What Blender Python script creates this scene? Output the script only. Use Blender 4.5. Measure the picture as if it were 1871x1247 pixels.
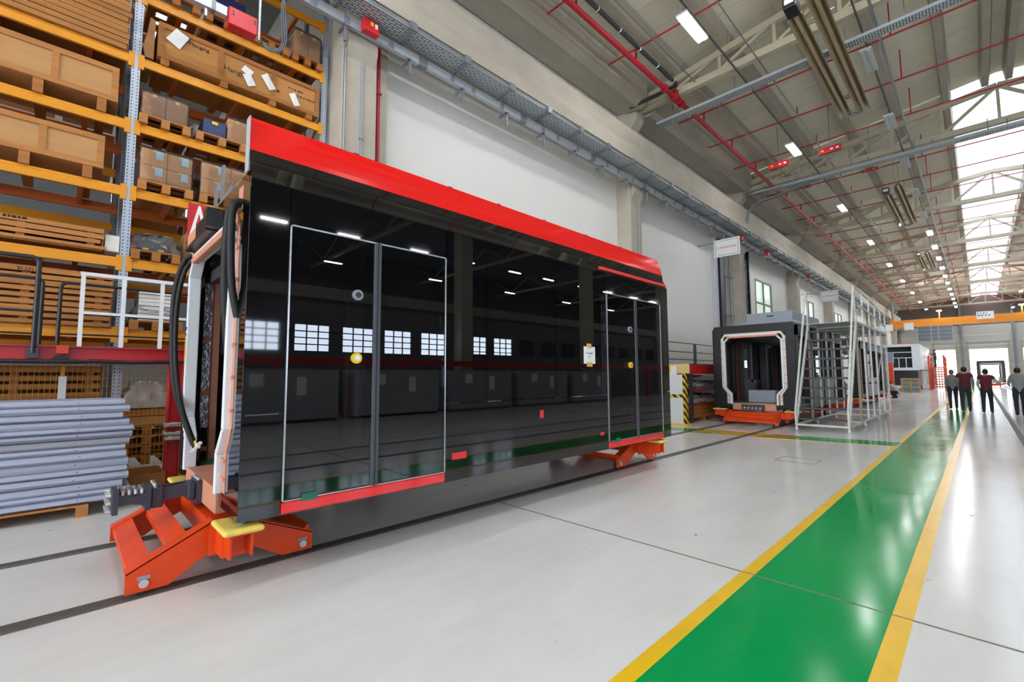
import bpy, bmesh, math, random
import numpy as np
from mathutils import Vector, Matrix

random.seed(7)
SC = bpy.context.scene
COL = SC.collection
for o in list(bpy.data.objects):
    bpy.data.objects.remove(o, do_unlink=True)

# ------------------------------------------------------------------ camera
def make_camera():
    yaw, pitch, roll = (math.radians(a) for a in (45.7, 4.4, -0.25))
    cy, sy, cp, sp = math.cos(yaw), math.sin(yaw), math.cos(pitch), math.sin(pitch)
    fwd = Vector((-sy * cp, cy * cp, sp))
    right = Vector((cy, sy, 0))
    up = right.cross(fwd)
    r2 = math.cos(roll) * right + math.sin(roll) * up
    u2 = -math.sin(roll) * right + math.cos(roll) * up
    m = Matrix((r2, u2, -fwd)).transposed().to_4x4()
    m.translation = Vector((0, 0, 1.5))
    cd = bpy.data.cameras.new('camera')
    cd.lens = 16.0
    cd.sensor_width = 36.0
    cd.clip_start = 0.05
    cd.clip_end = 300
    c = bpy.data.objects.new('camera', cd)
    COL.objects.link(c)
    c.matrix_world = m
    SC.camera = c
make_camera()

# ------------------------------------------------------------------ world, exposure, daylight strength
SC.view_settings.view_transform = 'Standard'
SC.view_settings.look = 'None'
SC.view_settings.gamma = 1.0
SC.view_settings.exposure = 1.1
SC.view_settings.use_curve_mapping = False
SC.cycles.diffuse_bounces = 4
SC.cycles.max_bounces = 8
w = bpy.data.worlds.new('overcast_sky')
SC.world = w
w.use_nodes = True
w.node_tree.nodes['Background'].inputs[0].default_value = (0.90, 0.95, 1.0, 1)
w.node_tree.nodes['Background'].inputs[1].default_value = 1.2
SKYLIGHT = 1.6      # daylit rooflight sheets
WINDOW = 6.0         # daylit panes of the long windows, also scales the added side glazing
GATE = 2.2           # bright daylight behind the far gates, also scales the added back-wall glow
LAMP = 62.0          # fluorescent tubes

# ------------------------------------------------------------------ helpers
def lin(c):
    return tuple(((v / 255) / 12.92 if v / 255 <= 0.04045 else (((v / 255) + 0.055) / 1.055) ** 2.4) for v in c)

MATS = {}
def mat(name, rgb, rough=0.5, metal=0.0, vary=0.0, vscale=3.0, stretch=(1, 1, 1), bump=0.0, bscale=30.0,
        coat=0.0, spec=0.5, emit=None, rvary=0.0, coords='Object'):
    if name in MATS:
        return MATS[name]
    m = bpy.data.materials.new(name)
    m.use_nodes = True
    nt = m.node_tree
    b = nt.nodes['Principled BSDF']
    c = lin(rgb)
    b.inputs['Base Color'].default_value = (*c, 1)
    b.inputs['Roughness'].default_value = rough
    b.inputs['Metallic'].default_value = metal
    b.inputs['Specular IOR Level'].default_value = spec
    b.inputs['Coat Weight'].default_value = coat
    b.inputs['Coat Roughness'].default_value = 0.05
    if emit:
        b.inputs['Emission Color'].default_value = (*lin(rgb), 1)
        b.inputs['Emission Strength'].default_value = emit
    if vary or bump or rvary:
        tc = nt.nodes.new('ShaderNodeTexCoord')
        mp = nt.nodes.new('ShaderNodeMapping')
        mp.inputs['Scale'].default_value = stretch
        nt.links.new(tc.outputs[coords], mp.inputs['Vector'])
        n = nt.nodes.new('ShaderNodeTexNoise')
        n.inputs['Scale'].default_value = vscale
        n.inputs['Detail'].default_value = 6
        n.inputs['Roughness'].default_value = 0.65
        nt.links.new(mp.outputs[0], n.inputs['Vector'])
        if vary:
            r = nt.nodes.new('ShaderNodeMapRange')
            r.inputs['From Min'].default_value = 0.3
            r.inputs['From Max'].default_value = 0.7
            r.inputs['To Min'].default_value = 1 - vary
            r.inputs['To Max'].default_value = 1 + vary * 0.6
            nt.links.new(n.outputs['Fac'], r.inputs['Value'])
            mx = nt.nodes.new('ShaderNodeVectorMath')
            mx.operation = 'SCALE'
            mx.inputs[0].default_value = c
            nt.links.new(r.outputs[0], mx.inputs['Scale'])
            nt.links.new(mx.outputs[0], b.inputs['Base Color'])
        if rvary:
            r = nt.nodes.new('ShaderNodeMapRange')
            r.inputs['From Min'].default_value = 0.3
            r.inputs['From Max'].default_value = 0.7
            r.inputs['To Min'].default_value = max(0.0, rough - rvary)
            r.inputs['To Max'].default_value = rough + rvary
            nt.links.new(n.outputs['Fac'], r.inputs['Value'])
            nt.links.new(r.outputs[0], b.inputs['Roughness'])
        if bump:
            n2 = nt.nodes.new('ShaderNodeTexNoise')
            n2.inputs['Scale'].default_value = bscale
            n2.inputs['Detail'].default_value = 4
            nt.links.new(mp.outputs[0], n2.inputs['Vector'])
            bp = nt.nodes.new('ShaderNodeBump')
            bp.inputs['Strength'].default_value = bump
            bp.inputs['Distance'].default_value = 0.02
            nt.links.new(n2.outputs['Fac'], bp.inputs['Height'])
            nt.links.new(bp.outputs[0], b.inputs['Normal'])
    MATS[name] = m
    return m

def glow(name, rgb, strength):
    if name in MATS:
        return MATS[name]
    m = bpy.data.materials.new(name)
    m.use_nodes = True
    nt = m.node_tree
    nt.nodes.remove(nt.nodes['Principled BSDF'])
    e = nt.nodes.new('ShaderNodeEmission')
    e.inputs[0].default_value = (*lin(rgb), 1)
    e.inputs[1].default_value = strength
    nt.links.new(e.outputs[0], nt.nodes['Material Output'].inputs[0])
    MATS[name] = m
    return m

def see_through(name, tint, clear, rough=0.02, gloss=(1, 1, 1), ior=1.5, bump=0.0, bscale=12.0, body=None, clear_min=0.0):
    """thin sheet: fresnel gloss over a mix of clear film and, optionally, a milky diffuse body"""
    if name in MATS:
        return MATS[name]
    m = bpy.data.materials.new(name)
    m.use_nodes = True
    nt = m.node_tree
    nt.nodes.remove(nt.nodes['Principled BSDF'])
    tr = nt.nodes.new('ShaderNodeBsdfTransparent')
    tr.inputs[0].default_value = (*[t for t in tint], 1)
    df = nt.nodes.new('ShaderNodeBsdfDiffuse')
    df.inputs[0].default_value = (*(body or (0.01, 0.01, 0.012)), 1)
    mx = nt.nodes.new('ShaderNodeMixShader')
    mx.inputs[0].default_value = clear
    nt.links.new(df.outputs[0], mx.inputs[1])
    nt.links.new(tr.outputs[0], mx.inputs[2])
    gl = nt.nodes.new('ShaderNodeBsdfGlossy')
    gl.inputs['Color'].default_value = (*gloss, 1)
    gl.inputs['Roughness'].default_value = rough
    fr = nt.nodes.new('ShaderNodeFresnel')
    fr.inputs['IOR'].default_value = ior
    m2 = nt.nodes.new('ShaderNodeMixShader')
    nt.links.new(fr.outputs[0], m2.inputs[0])
    nt.links.new(mx.outputs[0], m2.inputs[1])
    nt.links.new(gl.outputs[0], m2.inputs[2])
    nt.links.new(m2.outputs[0], nt.nodes['Material Output'].inputs[0])
    if bump:
        tc = nt.nodes.new('ShaderNodeTexCoord')
        n2 = nt.nodes.new('ShaderNodeTexNoise')
        n2.inputs['Scale'].default_value = bscale
        n2.inputs['Detail'].default_value = 5
        nt.links.new(tc.outputs['Object'], n2.inputs['Vector'])
        bp = nt.nodes.new('ShaderNodeBump')
        bp.inputs['Strength'].default_value = bump
        bp.inputs['Distance'].default_value = 0.05
        nt.links.new(n2.outputs['Fac'], bp.inputs['Height'])
        nt.links.new(bp.outputs[0], gl.inputs['Normal'])
    MATS[name] = m
    return m

OFF = {}
def offset_of(o):
    while o.parent is not None:
        o = o.parent
    return OFF.get(o.name, Vector((0, 0, 0)))

def tag(o, label=None, cat=None, group=None, kind=None):
    if label: o['label'] = label
    if cat: o['category'] = cat
    if group: o['group'] = group
    if kind: o['kind'] = kind
    return o

def thing(name, label, cat, loc=(0, 0, 0), group=None, kind=None):
    o = bpy.data.objects.new(name, None)
    o.empty_display_size = 0.1
    COL.objects.link(o)
    o.location = loc
    OFF[o.name] = Vector(loc)
    return tag(o, label, cat, group, kind)

class MB:
    def __init__(self):
        self.v, self.f, self.sm, self.mi = [], [], [], []
        self.cur = 0
    def add(self, vs, fs, smooth=False):
        b = len(self.v)
        self.v += [Vector(p) for p in vs]
        for f in fs:
            self.f.append([b + i for i in f]); self.sm.append(smooth); self.mi.append(self.cur)
        return self
    def box(self, x0, x1, y0, y1, z0, z1):
        x0, x1 = min(x0, x1), max(x0, x1); y0, y1 = min(y0, y1), max(y0, y1); z0, z1 = min(z0, z1), max(z0, z1)
        return self.add([(x0, y0, z0), (x1, y0, z0), (x1, y1, z0), (x0, y1, z0), (x0, y0, z1), (x1, y0, z1), (x1, y1, z1), (x0, y1, z1)],
                        [(3, 2, 1, 0), (4, 5, 6, 7), (0, 1, 5, 4), (1, 2, 6, 5), (2, 3, 7, 6), (3, 0, 4, 7)])
    def bar(self, p, q, w, h=None, up=(0, 0, 1)):
        """straight rectangular bar from p to q, w across, h along up"""
        h = w if h is None else h
        p, q = Vector(p), Vector(q)
        d = (q - p).normalized()
        u = Vector(up)
        s = d.cross(u)
        if s.length < 1e-4:
            s = d.cross(Vector((1, 0, 0)))
        s.normalize(); u = s.cross(d).normalized()
        s *= w / 2; u *= h / 2
        vs = [p - s - u, p + s - u, p + s + u, p - s + u, q - s - u, q + s - u, q + s + u, q - s + u]
        return self.add(vs, [(0, 1, 2, 3), (7, 6, 5, 4), (0, 4, 5, 1), (1, 5, 6, 2), (2, 6, 7, 3), (3, 7, 4, 0)])
    def tube(self, pts, r, n=8, cap=True):
        pts = [Vector(p) for p in pts]
        rr = r if isinstance(r, (list, tuple)) else [r] * len(pts)
        vs, fs = [], []
        ref = None
        for i, p in enumerate(pts):
            if i == 0: d = pts[1] - p
            elif i == len(pts) - 1: d = p - pts[-2]
            else: d = (pts[i + 1] - p).normalized() + (p - pts[i - 1]).normalized()
            d.normalize()
            if ref is None:
                ref = d.orthogonal().normalized()
            ref = (ref - d * ref.dot(d)).normalized()
            s = d.cross(ref)
            for k in range(n):
                a = 2 * math.pi * k / n
                vs.append(p + rr[i] * (math.cos(a) * ref + math.sin(a) * s))
        for i in range(len(pts) - 1):
            for k in range(n):
                k2 = (k + 1) % n
                fs.append((i * n + k, i * n + k2, (i + 1) * n + k2, (i + 1) * n + k))
        self.add(vs, fs, True)
        if cap:
            self.add(vs[:n], [tuple(reversed(range(n)))])
            self.add(vs[-n:], [tuple(range(n))])
        return self
    def prism(self, poly, axis, a, b):
        """poly of 2D points extruded along an axis; x: (y,z), y: (x,z), z: (x,y)"""
        n = len(poly)
        def pt(p, t):
            return {'x': (t, p[0], p[1]), 'y': (p[0], t, p[1]), 'z': (p[0], p[1], t)}[axis]
        vs = [pt(p, a) for p in poly] + [pt(p, b) for p in poly]
        fs = [tuple(range(n)), tuple(reversed(range(n, 2 * n)))]
        for i in range(n):
            j = (i + 1) % n
            fs.append((i, n + i, n + j, j))
        self.add(vs, fs)
        return self
    def disc(self, c, axis, r, t, n=20):
        c = Vector(c); d = {'x': Vector((1, 0, 0)), 'y': Vector((0, 1, 0)), 'z': Vector((0, 0, 1))}[axis]
        return self.tube([c - d * t / 2, c + d * t / 2], r, n)
    def mesh(self, name, off=Vector((0, 0, 0))):
        me = bpy.data.meshes.new(name)
        me.from_pydata([tuple(v - off) for v in self.v], [], self.f)
        me.polygons.foreach_set('use_smooth', self.sm)
        bm = bmesh.new(); bm.from_mesh(me)
        bmesh.ops.recalc_face_normals(bm, faces=bm.faces)
        bm.to_mesh(me); bm.free()
        me.update()
        return me
    def build(self, name, material, parent=None, label=None, cat=None, group=None, kind=None, bevel=0.0, seg=2):
        if parent is None:
            xs = [v.x for v in self.v]; ys = [v.y for v in self.v]; zs = [v.z for v in self.v]
            off = Vector(((min(xs) + max(xs)) / 2, (min(ys) + max(ys)) / 2, min(zs)))
        else:
            off = offset_of(parent)
        me = self.mesh(name, off)
        ml = material if isinstance(material, (list, tuple)) else [material]
        for mm in ml:
            me.materials.append(mm)
        if len(ml) > 1:
            me.polygons.foreach_set('material_index', self.mi)
        o = bpy.data.objects.new(name, me)
        COL.objects.link(o)
        if parent is None:
            o.location = off; OFF[o.name] = off
        else:
            o.parent = parent
        if bevel:
            bv = o.modifiers.new('bevel', 'BEVEL')
            bv.width = bevel; bv.segments = seg; bv.limit_method = 'ANGLE'
        return tag(o, label, cat, group, kind)

def box(name, material, x0, x1, y0, y1, z0, z1, parent=None, **k):
    return MB().box(x0, x1, y0, y1, z0, z1).build(name, material, parent, **k)

def copy_tree(o, parent=None):
    c = o.copy(); COL.objects.link(c); c.parent = parent
    for ch in list(o.children):
        copy_tree(ch, c)
    return c

def lettering(name, body, size, material, parent, loc, rot, label=None, align='CENTER'):
    cu = bpy.data.curves.new(name, 'FONT')
    cu.body = body; cu.size = size; cu.extrude = 0.0015
    cu.align_x = align; cu.align_y = 'CENTER'; cu.resolution_u = 3
    t = bpy.data.objects.new(name + '_curve', cu)
    COL.objects.link(t)
    me = bpy.data.meshes.new_from_object(t.evaluated_get(bpy.context.evaluated_depsgraph_get()))
    bpy.data.objects.remove(t, do_unlink=True)
    me.materials.clear(); me.materials.append(material)
    o = bpy.data.objects.new(name, me)
    COL.objects.link(o)
    o.parent = parent
    o.location = Vector(loc) - offset_of(parent)
    o.rotation_euler = rot
    return tag(o, label)

def marks(parent, material, origin, du, dv, rows, seed=1, h=.02, depth=(1, 0, 0)):
    """rows of small illegible print dashes; du, dv are the writing and line directions"""
    rnd = random.Random(seed)
    o = Vector(origin); du, dv, dn = Vector(du), Vector(dv), Vector(depth)
    for r, n in enumerate(rows):
        t = 0
        for i in range(n):
            w_ = h * rnd.uniform(.5, 1.6)
            p = o + du * (t + w_ / 2) - dv * r * h * 2.0
            MB().bar(p - du * w_ / 2, p + du * w_ / 2, .0012, h, up=dv).build('print_mark', material, parent)
            t += w_ + h * rnd.choice((.3, .4, 1.0))

# ------------------------------------------------------------------ materials
CONCRETE = mat('precast_concrete', (180, 171, 155), 0.85, vary=0.14, vscale=1.3, stretch=(1, .5, 1), bump=0.15, bscale=25, coords='Object')
PANELW = mat('white_wall_panel', (214, 213, 209), 0.45, spec=0.4)
BEIGESTEEL = mat('beige_painted_steel', (192, 182, 156), 0.5, vary=0.08, vscale=2)
ROOFP = mat('roof_panel_white', (232, 226, 204), 0.6, vary=0.06, vscale=0.8)
GALV = mat('galvanised_steel', (160, 166, 170), 0.38, 0.75, vary=0.18, vscale=14)
GALVD = mat('dull_galvanised', (132, 137, 142), 0.5, 0.5, vary=0.2, vscale=9)
REDPIPE = mat('red_pipe_paint', (176, 22, 40), 0.4)
DARKPIPE = mat('dark_pipe_paint', (52, 52, 54), 0.5)
BLACKRAIL = mat('black_powder_coat', (27, 29, 34), 0.4)
WHITEP = mat('white_paint', (226, 226, 228), 0.45, vary=0.06, vscale=8)
ORANGE = mat('orange_stand_paint', (222, 68, 3), 0.38, vary=0.10, vscale=5, bump=0.05)
RACKY = mat('rack_beam_yellow', (224, 146, 10), 0.42, vary=0.06, vscale=4)
RACKD = mat('brace_shaded_beam_orange', (190, 92, 14), 0.5, vary=0.06, vscale=4)  # brace orange, also puts the shade on the rear beams into their colour
REDBEAM = mat('red_beam_paint', (186, 28, 34), 0.4, vary=0.07, vscale=3)
WOOD = mat('pine_wood', (180, 120, 60), 0.7, vary=0.22, vscale=2.4, stretch=(3, .6, 9), bump=0.15, bscale=12)
WOOD2 = mat('pine_wood_dark', (164, 104, 46), 0.7, vary=0.25, vscale=2.4, stretch=(3, .6, 9), bump=0.15, bscale=12)
PLY = mat('plywood', (186, 138, 84), 0.65, vary=0.13, vscale=1.6, stretch=(1, .4, 4))
CARD = mat('cardboard', (190, 138, 84), 0.75, vary=0.06, vscale=2)
CARDD = mat('cardboard_brown', (158, 112, 68), 0.75, vary=0.08, vscale=2)
PAPER = mat('paper_white', (236, 236, 232), 0.7)
WHITESTK = mat('white_board_stack', (228, 226, 220), 0.6, vary=0.06, vscale=12)
GREYPROF = mat('grey_panel', (168, 174, 192), 0.45, vary=0.06, vscale=2, stretch=(2, .5, 3))
WRAP = see_through('stretch_wrap', (0.98, 0.98, 0.98), 0.96, rough=0.10, ior=1.38, bump=0.6, bscale=9, body=(0.75, 0.75, 0.76))
MILKY = see_through('milky_foil', (0.9, 0.9, 0.9), 0.35, rough=0.22, ior=1.5, bump=0.8, bscale=11, body=(0.62, 0.61, 0.58))
RUBBER = mat('black_rubber', (20, 20, 22), 0.55)
DARKMET = mat('dark_coupler_paint', (58, 60, 74), 0.45, vary=0.12, vscale=8)
BOLT = mat('bright_bolt', (206, 208, 210), 0.3, 0.8)
PINK = mat('pink_primer', (206, 140, 112), 0.6, vary=0.06, vscale=5)
BLACKGLOSS = mat('black_gloss_paint', (9, 9, 11), 0.03, spec=0.7, coat=0.3)
BLACKDULL = mat('black_matt_paint', (24, 24, 27), 0.35)
REDGLOSS = mat('red_gloss_paint', (236, 14, 14), 0.10, spec=0.5, coat=0.5)
TINT = see_through('tinted_glass', (0.34, 0.34, 0.36), 0.55, rough=0.004, ior=1.7, body=(0.004, 0.004, 0.005))
CLEARGL = see_through('clear_glass', (0.80, 0.85, 0.83), 0.95, rough=0.01, ior=1.5)
ALU = mat('aluminium_edge', (205, 207, 212), 0.28, 0.85)
GREYPOST = mat('grey_door_edge', (70, 72, 80), 0.5)
YELLOW = mat('yellow_button', (240, 200, 10), 0.4)
PADY = mat('pale_yellow_pad', (232, 204, 96), 0.7, vary=0.12, vscale=14)
PLASTW = mat('white_gangway_seal', (222, 224, 228), 0.5)
FOIL = mat('silver_insulation_foil', (190, 194, 204), 0.25, 0.8, vary=0.35, vscale=18, bump=0.8, bscale=20)
GREYBOX = mat('grey_equipment', (140, 146, 156), 0.5, vary=0.06, vscale=3)
GREENFL = mat('green_protective_film', (30, 110, 84), 0.4, vary=0.2, vscale=4)
INTGREY = mat('interior_grey_panel', (168, 172, 180), 0.5)
CRANEY = mat('crane_yellow', (232, 142, 16), 0.45)
BLUEBOX = mat('blue_plastic', (38, 52, 96), 0.4)
TAPEY = mat('masking_tape', (216, 178, 96), 0.6)
REDTAG = mat('red_tape', (222, 50, 48), 0.5)
HOSE = mat('black_cable_sleeve', (15, 15, 17), 0.6)
REDSIGN = mat('red_print', (200, 30, 44), 0.6)
BLACKINK = mat('black_print', (28, 26, 24), 0.8)
# ================================================================== floor
def floor_material():
    m = bpy.data.materials.new('epoxy_floor')
    m.use_nodes = True
    nt = m.node_tree; b = nt.nodes['Principled BSDF']
    tc = nt.nodes.new('ShaderNodeTexCoord')
    n1 = nt.nodes.new('ShaderNodeTexNoise'); n1.inputs['Scale'].default_value = 0.55; n1.inputs['Detail'].default_value = 8; n1.inputs['Roughness'].default_value = 0.7
    n2 = nt.nodes.new('ShaderNodeTexNoise'); n2.inputs['Scale'].default_value = 14; n2.inputs['Detail'].default_value = 5
    mp = nt.nodes.new('ShaderNodeMapping'); mp.inputs['Scale'].default_value = (1.0, 0.35, 1.0)
    nt.links.new(tc.outputs['Object'], mp.inputs[0])
    nt.links.new(mp.outputs[0], n1.inputs['Vector']); nt.links.new(tc.outputs['Object'], n2.inputs['Vector'])
    cr = nt.nodes.new('ShaderNodeValToRGB')
    cr.color_ramp.elements[0].position = 0.32; cr.color_ramp.elements[0].color = (*lin((198, 196, 192)), 1)
    cr.color_ramp.elements[1].position = 0.62; cr.color_ramp.elements[1].color = (*lin((216, 215, 212)), 1)
    nt.links.new(n1.outputs['Fac'], cr.inputs[0])
    # scattered dark scuffs
    n3 = nt.nodes.new('ShaderNodeTexNoise'); n3.inputs['Scale'].default_value = 5.5; n3.inputs['Detail'].default_value = 3
    nt.links.new(tc.outputs['Object'], n3.inputs['Vector'])
    sp = nt.nodes.new('ShaderNodeMapRange'); sp.inputs['From Min'].default_value = 0.735; sp.inputs['From Max'].default_value = 0.78
    nt.links.new(n3.outputs['Fac'], sp.inputs[0])
    mx = nt.nodes.new('ShaderNodeMixRGB'); mx.inputs['Color2'].default_value = (*lin((130, 126, 120)), 1)
    nt.links.new(sp.outputs[0], mx.inputs['Fac']); nt.links.new(cr.outputs[0], mx.inputs['Color1'])
    nt.links.new(mx.outputs[0], b.inputs['Base Color'])
    rr = nt.nodes.new('ShaderNodeMapRange'); rr.inputs['To Min'].default_value = 0.08; rr.inputs['To Max'].default_value = 0.24
    nt.links.new(n1.outputs['Fac'], rr.inputs[0]); nt.links.new(rr.outputs[0], b.inputs['Roughness'])
    b.inputs['Specular IOR Level'].default_value = 0.12
    bp = nt.nodes.new('ShaderNodeBump'); bp.inputs['Strength'].default_value = 0.02; bp.inputs['Distance'].default_value = 0.01
    nt.links.new(n2.outputs['Fac'], bp.inputs['Height']); nt.links.new(bp.outputs[0], b.inputs['Normal'])
    return m

FLOORM = floor_material()
GREENP = mat('green_floor_paint', (0, 150, 76), 0.14, vary=0.06, vscale=1.2, rvary=0.06, spec=0.14)
YELP = mat('yellow_floor_paint', (236, 190, 20), 0.28, vary=0.08, vscale=4)
JOINT = mat('floor_joint_sealant', (110, 106, 100), 0.7)
GROOVE = mat('rail_groove_dark', (84, 80, 74), 0.6, vary=0.2, vscale=6)
RAILST = mat('worn_rail_steel', (118, 114, 110), 0.35, 0.6, vary=0.15, vscale=5)

floor = box('floor', FLOORM, -24, 10.8, -22, 92, -0.2, 0, kind='structure')
EPS = 0.003
def paint(name, m, x0, x1, y0, y1, h=EPS):
    return box(name, m, x0, x1, y0, y1, 0.0, h, parent=floor)
paint('green_walkway', GREENP, -1.27, -0.47, -6, 90, 0.002)
paint('yellow_line', YELP, -1.36, -1.27, -6, 12.35); paint('yellow_line', YELP, -1.36, -1.27, 13.3, 90)
paint('yellow_line', YELP, -0.47, -0.37, -6, 90)
# cross walkway skewed a touch, with hatching where the track passes
def quad(name, m, pts, h=EPS):
    return MB().add([(*p, 0) for p in pts] + [(*p, h) for p in pts],
                    [(3, 2, 1, 0), (4, 5, 6, 7), (0, 1, 5, 4), (1, 2, 6, 5), (2, 3, 7, 6), (3, 0, 4, 7)]).build(name, m, floor)
yq = lambda x, d: 12.95 + (x + 1.35) * 0.16 + d
quad('green_crossing', GREENP, [(-3.1, yq(-3.1, -.5)), (-1.3, yq(-1.3, -.5)), (-1.3, yq(-1.3, .28)), (-3.1, yq(-3.1, .28))], 0.002)
quad('green_crossing', GREENP, [(-7.9, yq(-7.9, -.1)), (-5.6, yq(-5.6, -.3)), (-5.6, yq(-5.6, .42)), (-7.9, yq(-7.9, .42))], 0.002)
quad('olive_crossing', mat('olive_floor_paint', (122, 128, 50), 0.3), [(-5.6, yq(-5.6, -.4)), (-3.1, yq(-3.1, -.5)), (-3.1, yq(-3.1, .28)), (-5.6, yq(-5.6, .42))], 0.002)
quad('yellow_line', YELP, [(-3.9, yq(-3.9, -.58)), (-1.3, yq(-1.3, -.58)), (-1.3, yq(-1.3, -.5)), (-3.9, yq(-3.9, -.5))])
quad('yellow_line', YELP, [(-7.9, yq(-7.9, .42)), (-5.6, yq(-5.6, .42)), (-5.6, yq(-5.6, .48)), (-7.9, yq(-7.9, .48))])
for i in range(7):
    x = -5.5 + i * 0.24
    quad('yellow_hatch', YELP, [(x, yq(x, -.36)), (x + .09, yq(x, -.36)), (x + .36, yq(x + .3, .38)), (x + .27, yq(x + .3, .38))])
for y in (3.76, -6.3, 33.9, 63.9):
    box('floor_joint', JOINT, -4.05, 10.6, y, y + 0.012, 0, 0.0042, parent=floor)
box('floor_joint', JOINT, -24, -5.7, 3.75, 3.762, 0, 0.0042, parent=floor)
for k, (x0, x1) in enumerate(((-2.62, -2.02),)):
    for a in ((x0, x1, 9.02, 9.03), (x0, x1, 9.5, 9.51), (x0, x0 + .01, 9.02, 9.5), (x1 - .01, x1, 9.02, 9.5)):
        box('manhole_edge', JOINT, a[0], a[1], a[2], a[3], 0, 0.0042, parent=floor)
for i, x in enumerate((-4.15, -5.53, 0.62, 2.05)):
    g = box('rail_groove', GROOVE, x - 0.075, x + 0.03, -22, 91.5, 0, 0.0035, parent=floor)
    box('rail_head', RAILST, x + 0.03, x + 0.075, -22, 91.5, 0, 0.006, parent=floor)

# ================================================================== long left wall, columns, runway beams
def ribbed(name, rgb, scale, axis):
    m = bpy.data.materials.new(name); m.use_nodes = True
    nt = m.node_tree; b = nt.nodes['Principled BSDF']
    b.inputs['Base Color'].default_value = (*lin(rgb), 1); b.inputs['Roughness'].default_value = 0.5
    tc = nt.nodes.new('ShaderNodeTexCoord'); wv = nt.nodes.new('ShaderNodeTexWave')
    wv.bands_direction = axis; wv.inputs['Scale'].default_value = scale; wv.inputs['Distortion'].default_value = 0
    nt.links.new(tc.outputs['Object'], wv.inputs[0])
    bp = nt.nodes.new('ShaderNodeBump'); bp.inputs['Strength'].default_value = 0.12; bp.inputs['Distance'].default_value = 0.004
    nt.links.new(wv.outputs['Fac'], bp.inputs['Height']); nt.links.new(bp.outputs[0], b.inputs['Normal'])
    return m
WALLP = ribbed('ribbed_wall_panel', (232, 229, 222), 3.2, 'Y')
COLY = [3.4 + 10.1 * k for k in range(-2, 9)]
WX = -8.55
wall_left = thing('wall_left', 'white ribbed panel wall with concrete columns along the hall', None, (WX, 3.4, 0), kind='structure')
# cladding with window holes, bay by bay
wins = {2: (27.5, 30.3), 3: (37.6, 40.4), 4: (47.7, 50.5), 5: (57.8, 60.6)}
for k in range(9):
    y0 = 3.4 + 10.1 * k; y1 = y0 + 10.1
    if k == 8: y1 = 92
    if k in wins:
        a, b_ = wins[k]
        box('cladding', WALLP, WX - .1, WX, y0, a, 0, 11.6, parent=wall_left)
        box('cladding', WALLP, WX - .1, WX, b_, y1, 0, 11.6, parent=wall_left)
        box('cladding', WALLP, WX - .1, WX, a, b_, 0, 4.6, parent=wall_left)
        box('cladding', WALLP, WX - .1, WX, a, b_, 6.9, 11.6, parent=wall_left)
    else:
        box('cladding', WALLP, WX - .1, WX, y0, y1, 0, 11.6, parent=wall_left)
PANE = mat('greenish_window_pane', (176, 196, 176), 0.15, spec=0.5, emit=0.45)
WINFR = mat('grey_window_frame', (120, 126, 130), 0.5)
for n, k in enumerate(sorted(wins)):
    a, b_ = wins[k]
    wn = thing('window_%d' % (n + 1), 'window high in the white left wall, number %d from the tram' % (n + 1), None, (WX, a, 4.6), kind='structure')
    mid = (a + b_) / 2
    for (u0, u1) in ((a, mid), (mid, b_)):
        for (z0, z1) in ((4.6, 5.6), (5.6, 6.9)):
            box('pane', PANE, WX - .06, WX - .05, u0, u1, z0, z1, parent=wn)
    for yy in (a, mid, b_):
        box('frame_post', WINFR, WX - .09, WX + .02, yy - .05, yy + .05, 4.6, 6.9, parent=wn)
    for zz in (4.6, 5.6, 6.9):
        box('frame_rail', WINFR, WX - .085, WX + .015, a, b_, zz - .04, zz + .04, parent=wn)
for k, y in enumerate(COLY):
    c = box('column', CONCRETE, WX, -8.0, y, y + .70, 0, 9.45 if y > 0 else 9.45, parent=wall_left, bevel=.015)
    MB().prism([(-8.0, 7.55), (-7.88, 7.75), (-7.88, 8.44), (-8.0, 8.44)], 'y', y + .05, y + .65).build('corbel', CONCRETE, c)
    box('upper_column', CONCRETE, WX, -8.12, y + .1, y + .6, 9.45, 11.3, parent=c, bevel=.01)
    MB().prism([(-8.12, 9.9), (-7.75, 10.35), (-7.75, 10.85), (-8.12, 10.85)], 'y', y + .12, y + .58).build('bracket', CONCRETE, c)
    if y > 3:
        box('side_pier', CONCRETE, WX, -8.22, y + .74, y + 1.05, 0, 8.3, parent=c, bevel=.01)
for k, y in enumerate(COLY[:-1]):
    MB().prism([(-7.95, 8.45), (-7.4, 8.45), (-7.4, 8.75), (-7.46, 9.0), (-7.4, 9.2), (-7.4, 9.45), (-7.95, 9.45)], 'y', y + .36, y + 10.1 + .34).build('runway_beam', CONCRETE, wall_left, bevel=.01)
    box('runway_rail', GALVD, -7.72, -7.64, y + .36, y + 10.1 + .34, 9.45, 9.55, parent=wall_left)
# upper recess wall and eaves beam
for k, y in enumerate(COLY[:-1]):
    if y < 3:
        box('upper_cladding', WALLP, WX - .1, WX, y, y + 10.1, 9.45, 11.6, parent=wall_left)
    MB().prism([(-8.5, 10.75), (-7.55, 10.55), (-7.35, 10.65), (-7.3, 11.35), (-8.5, 11.2)], 'y', y + .62, y + 10.1 + .08).build('eaves_beam', CONCRETE, wall_left, bevel=.01)

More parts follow.
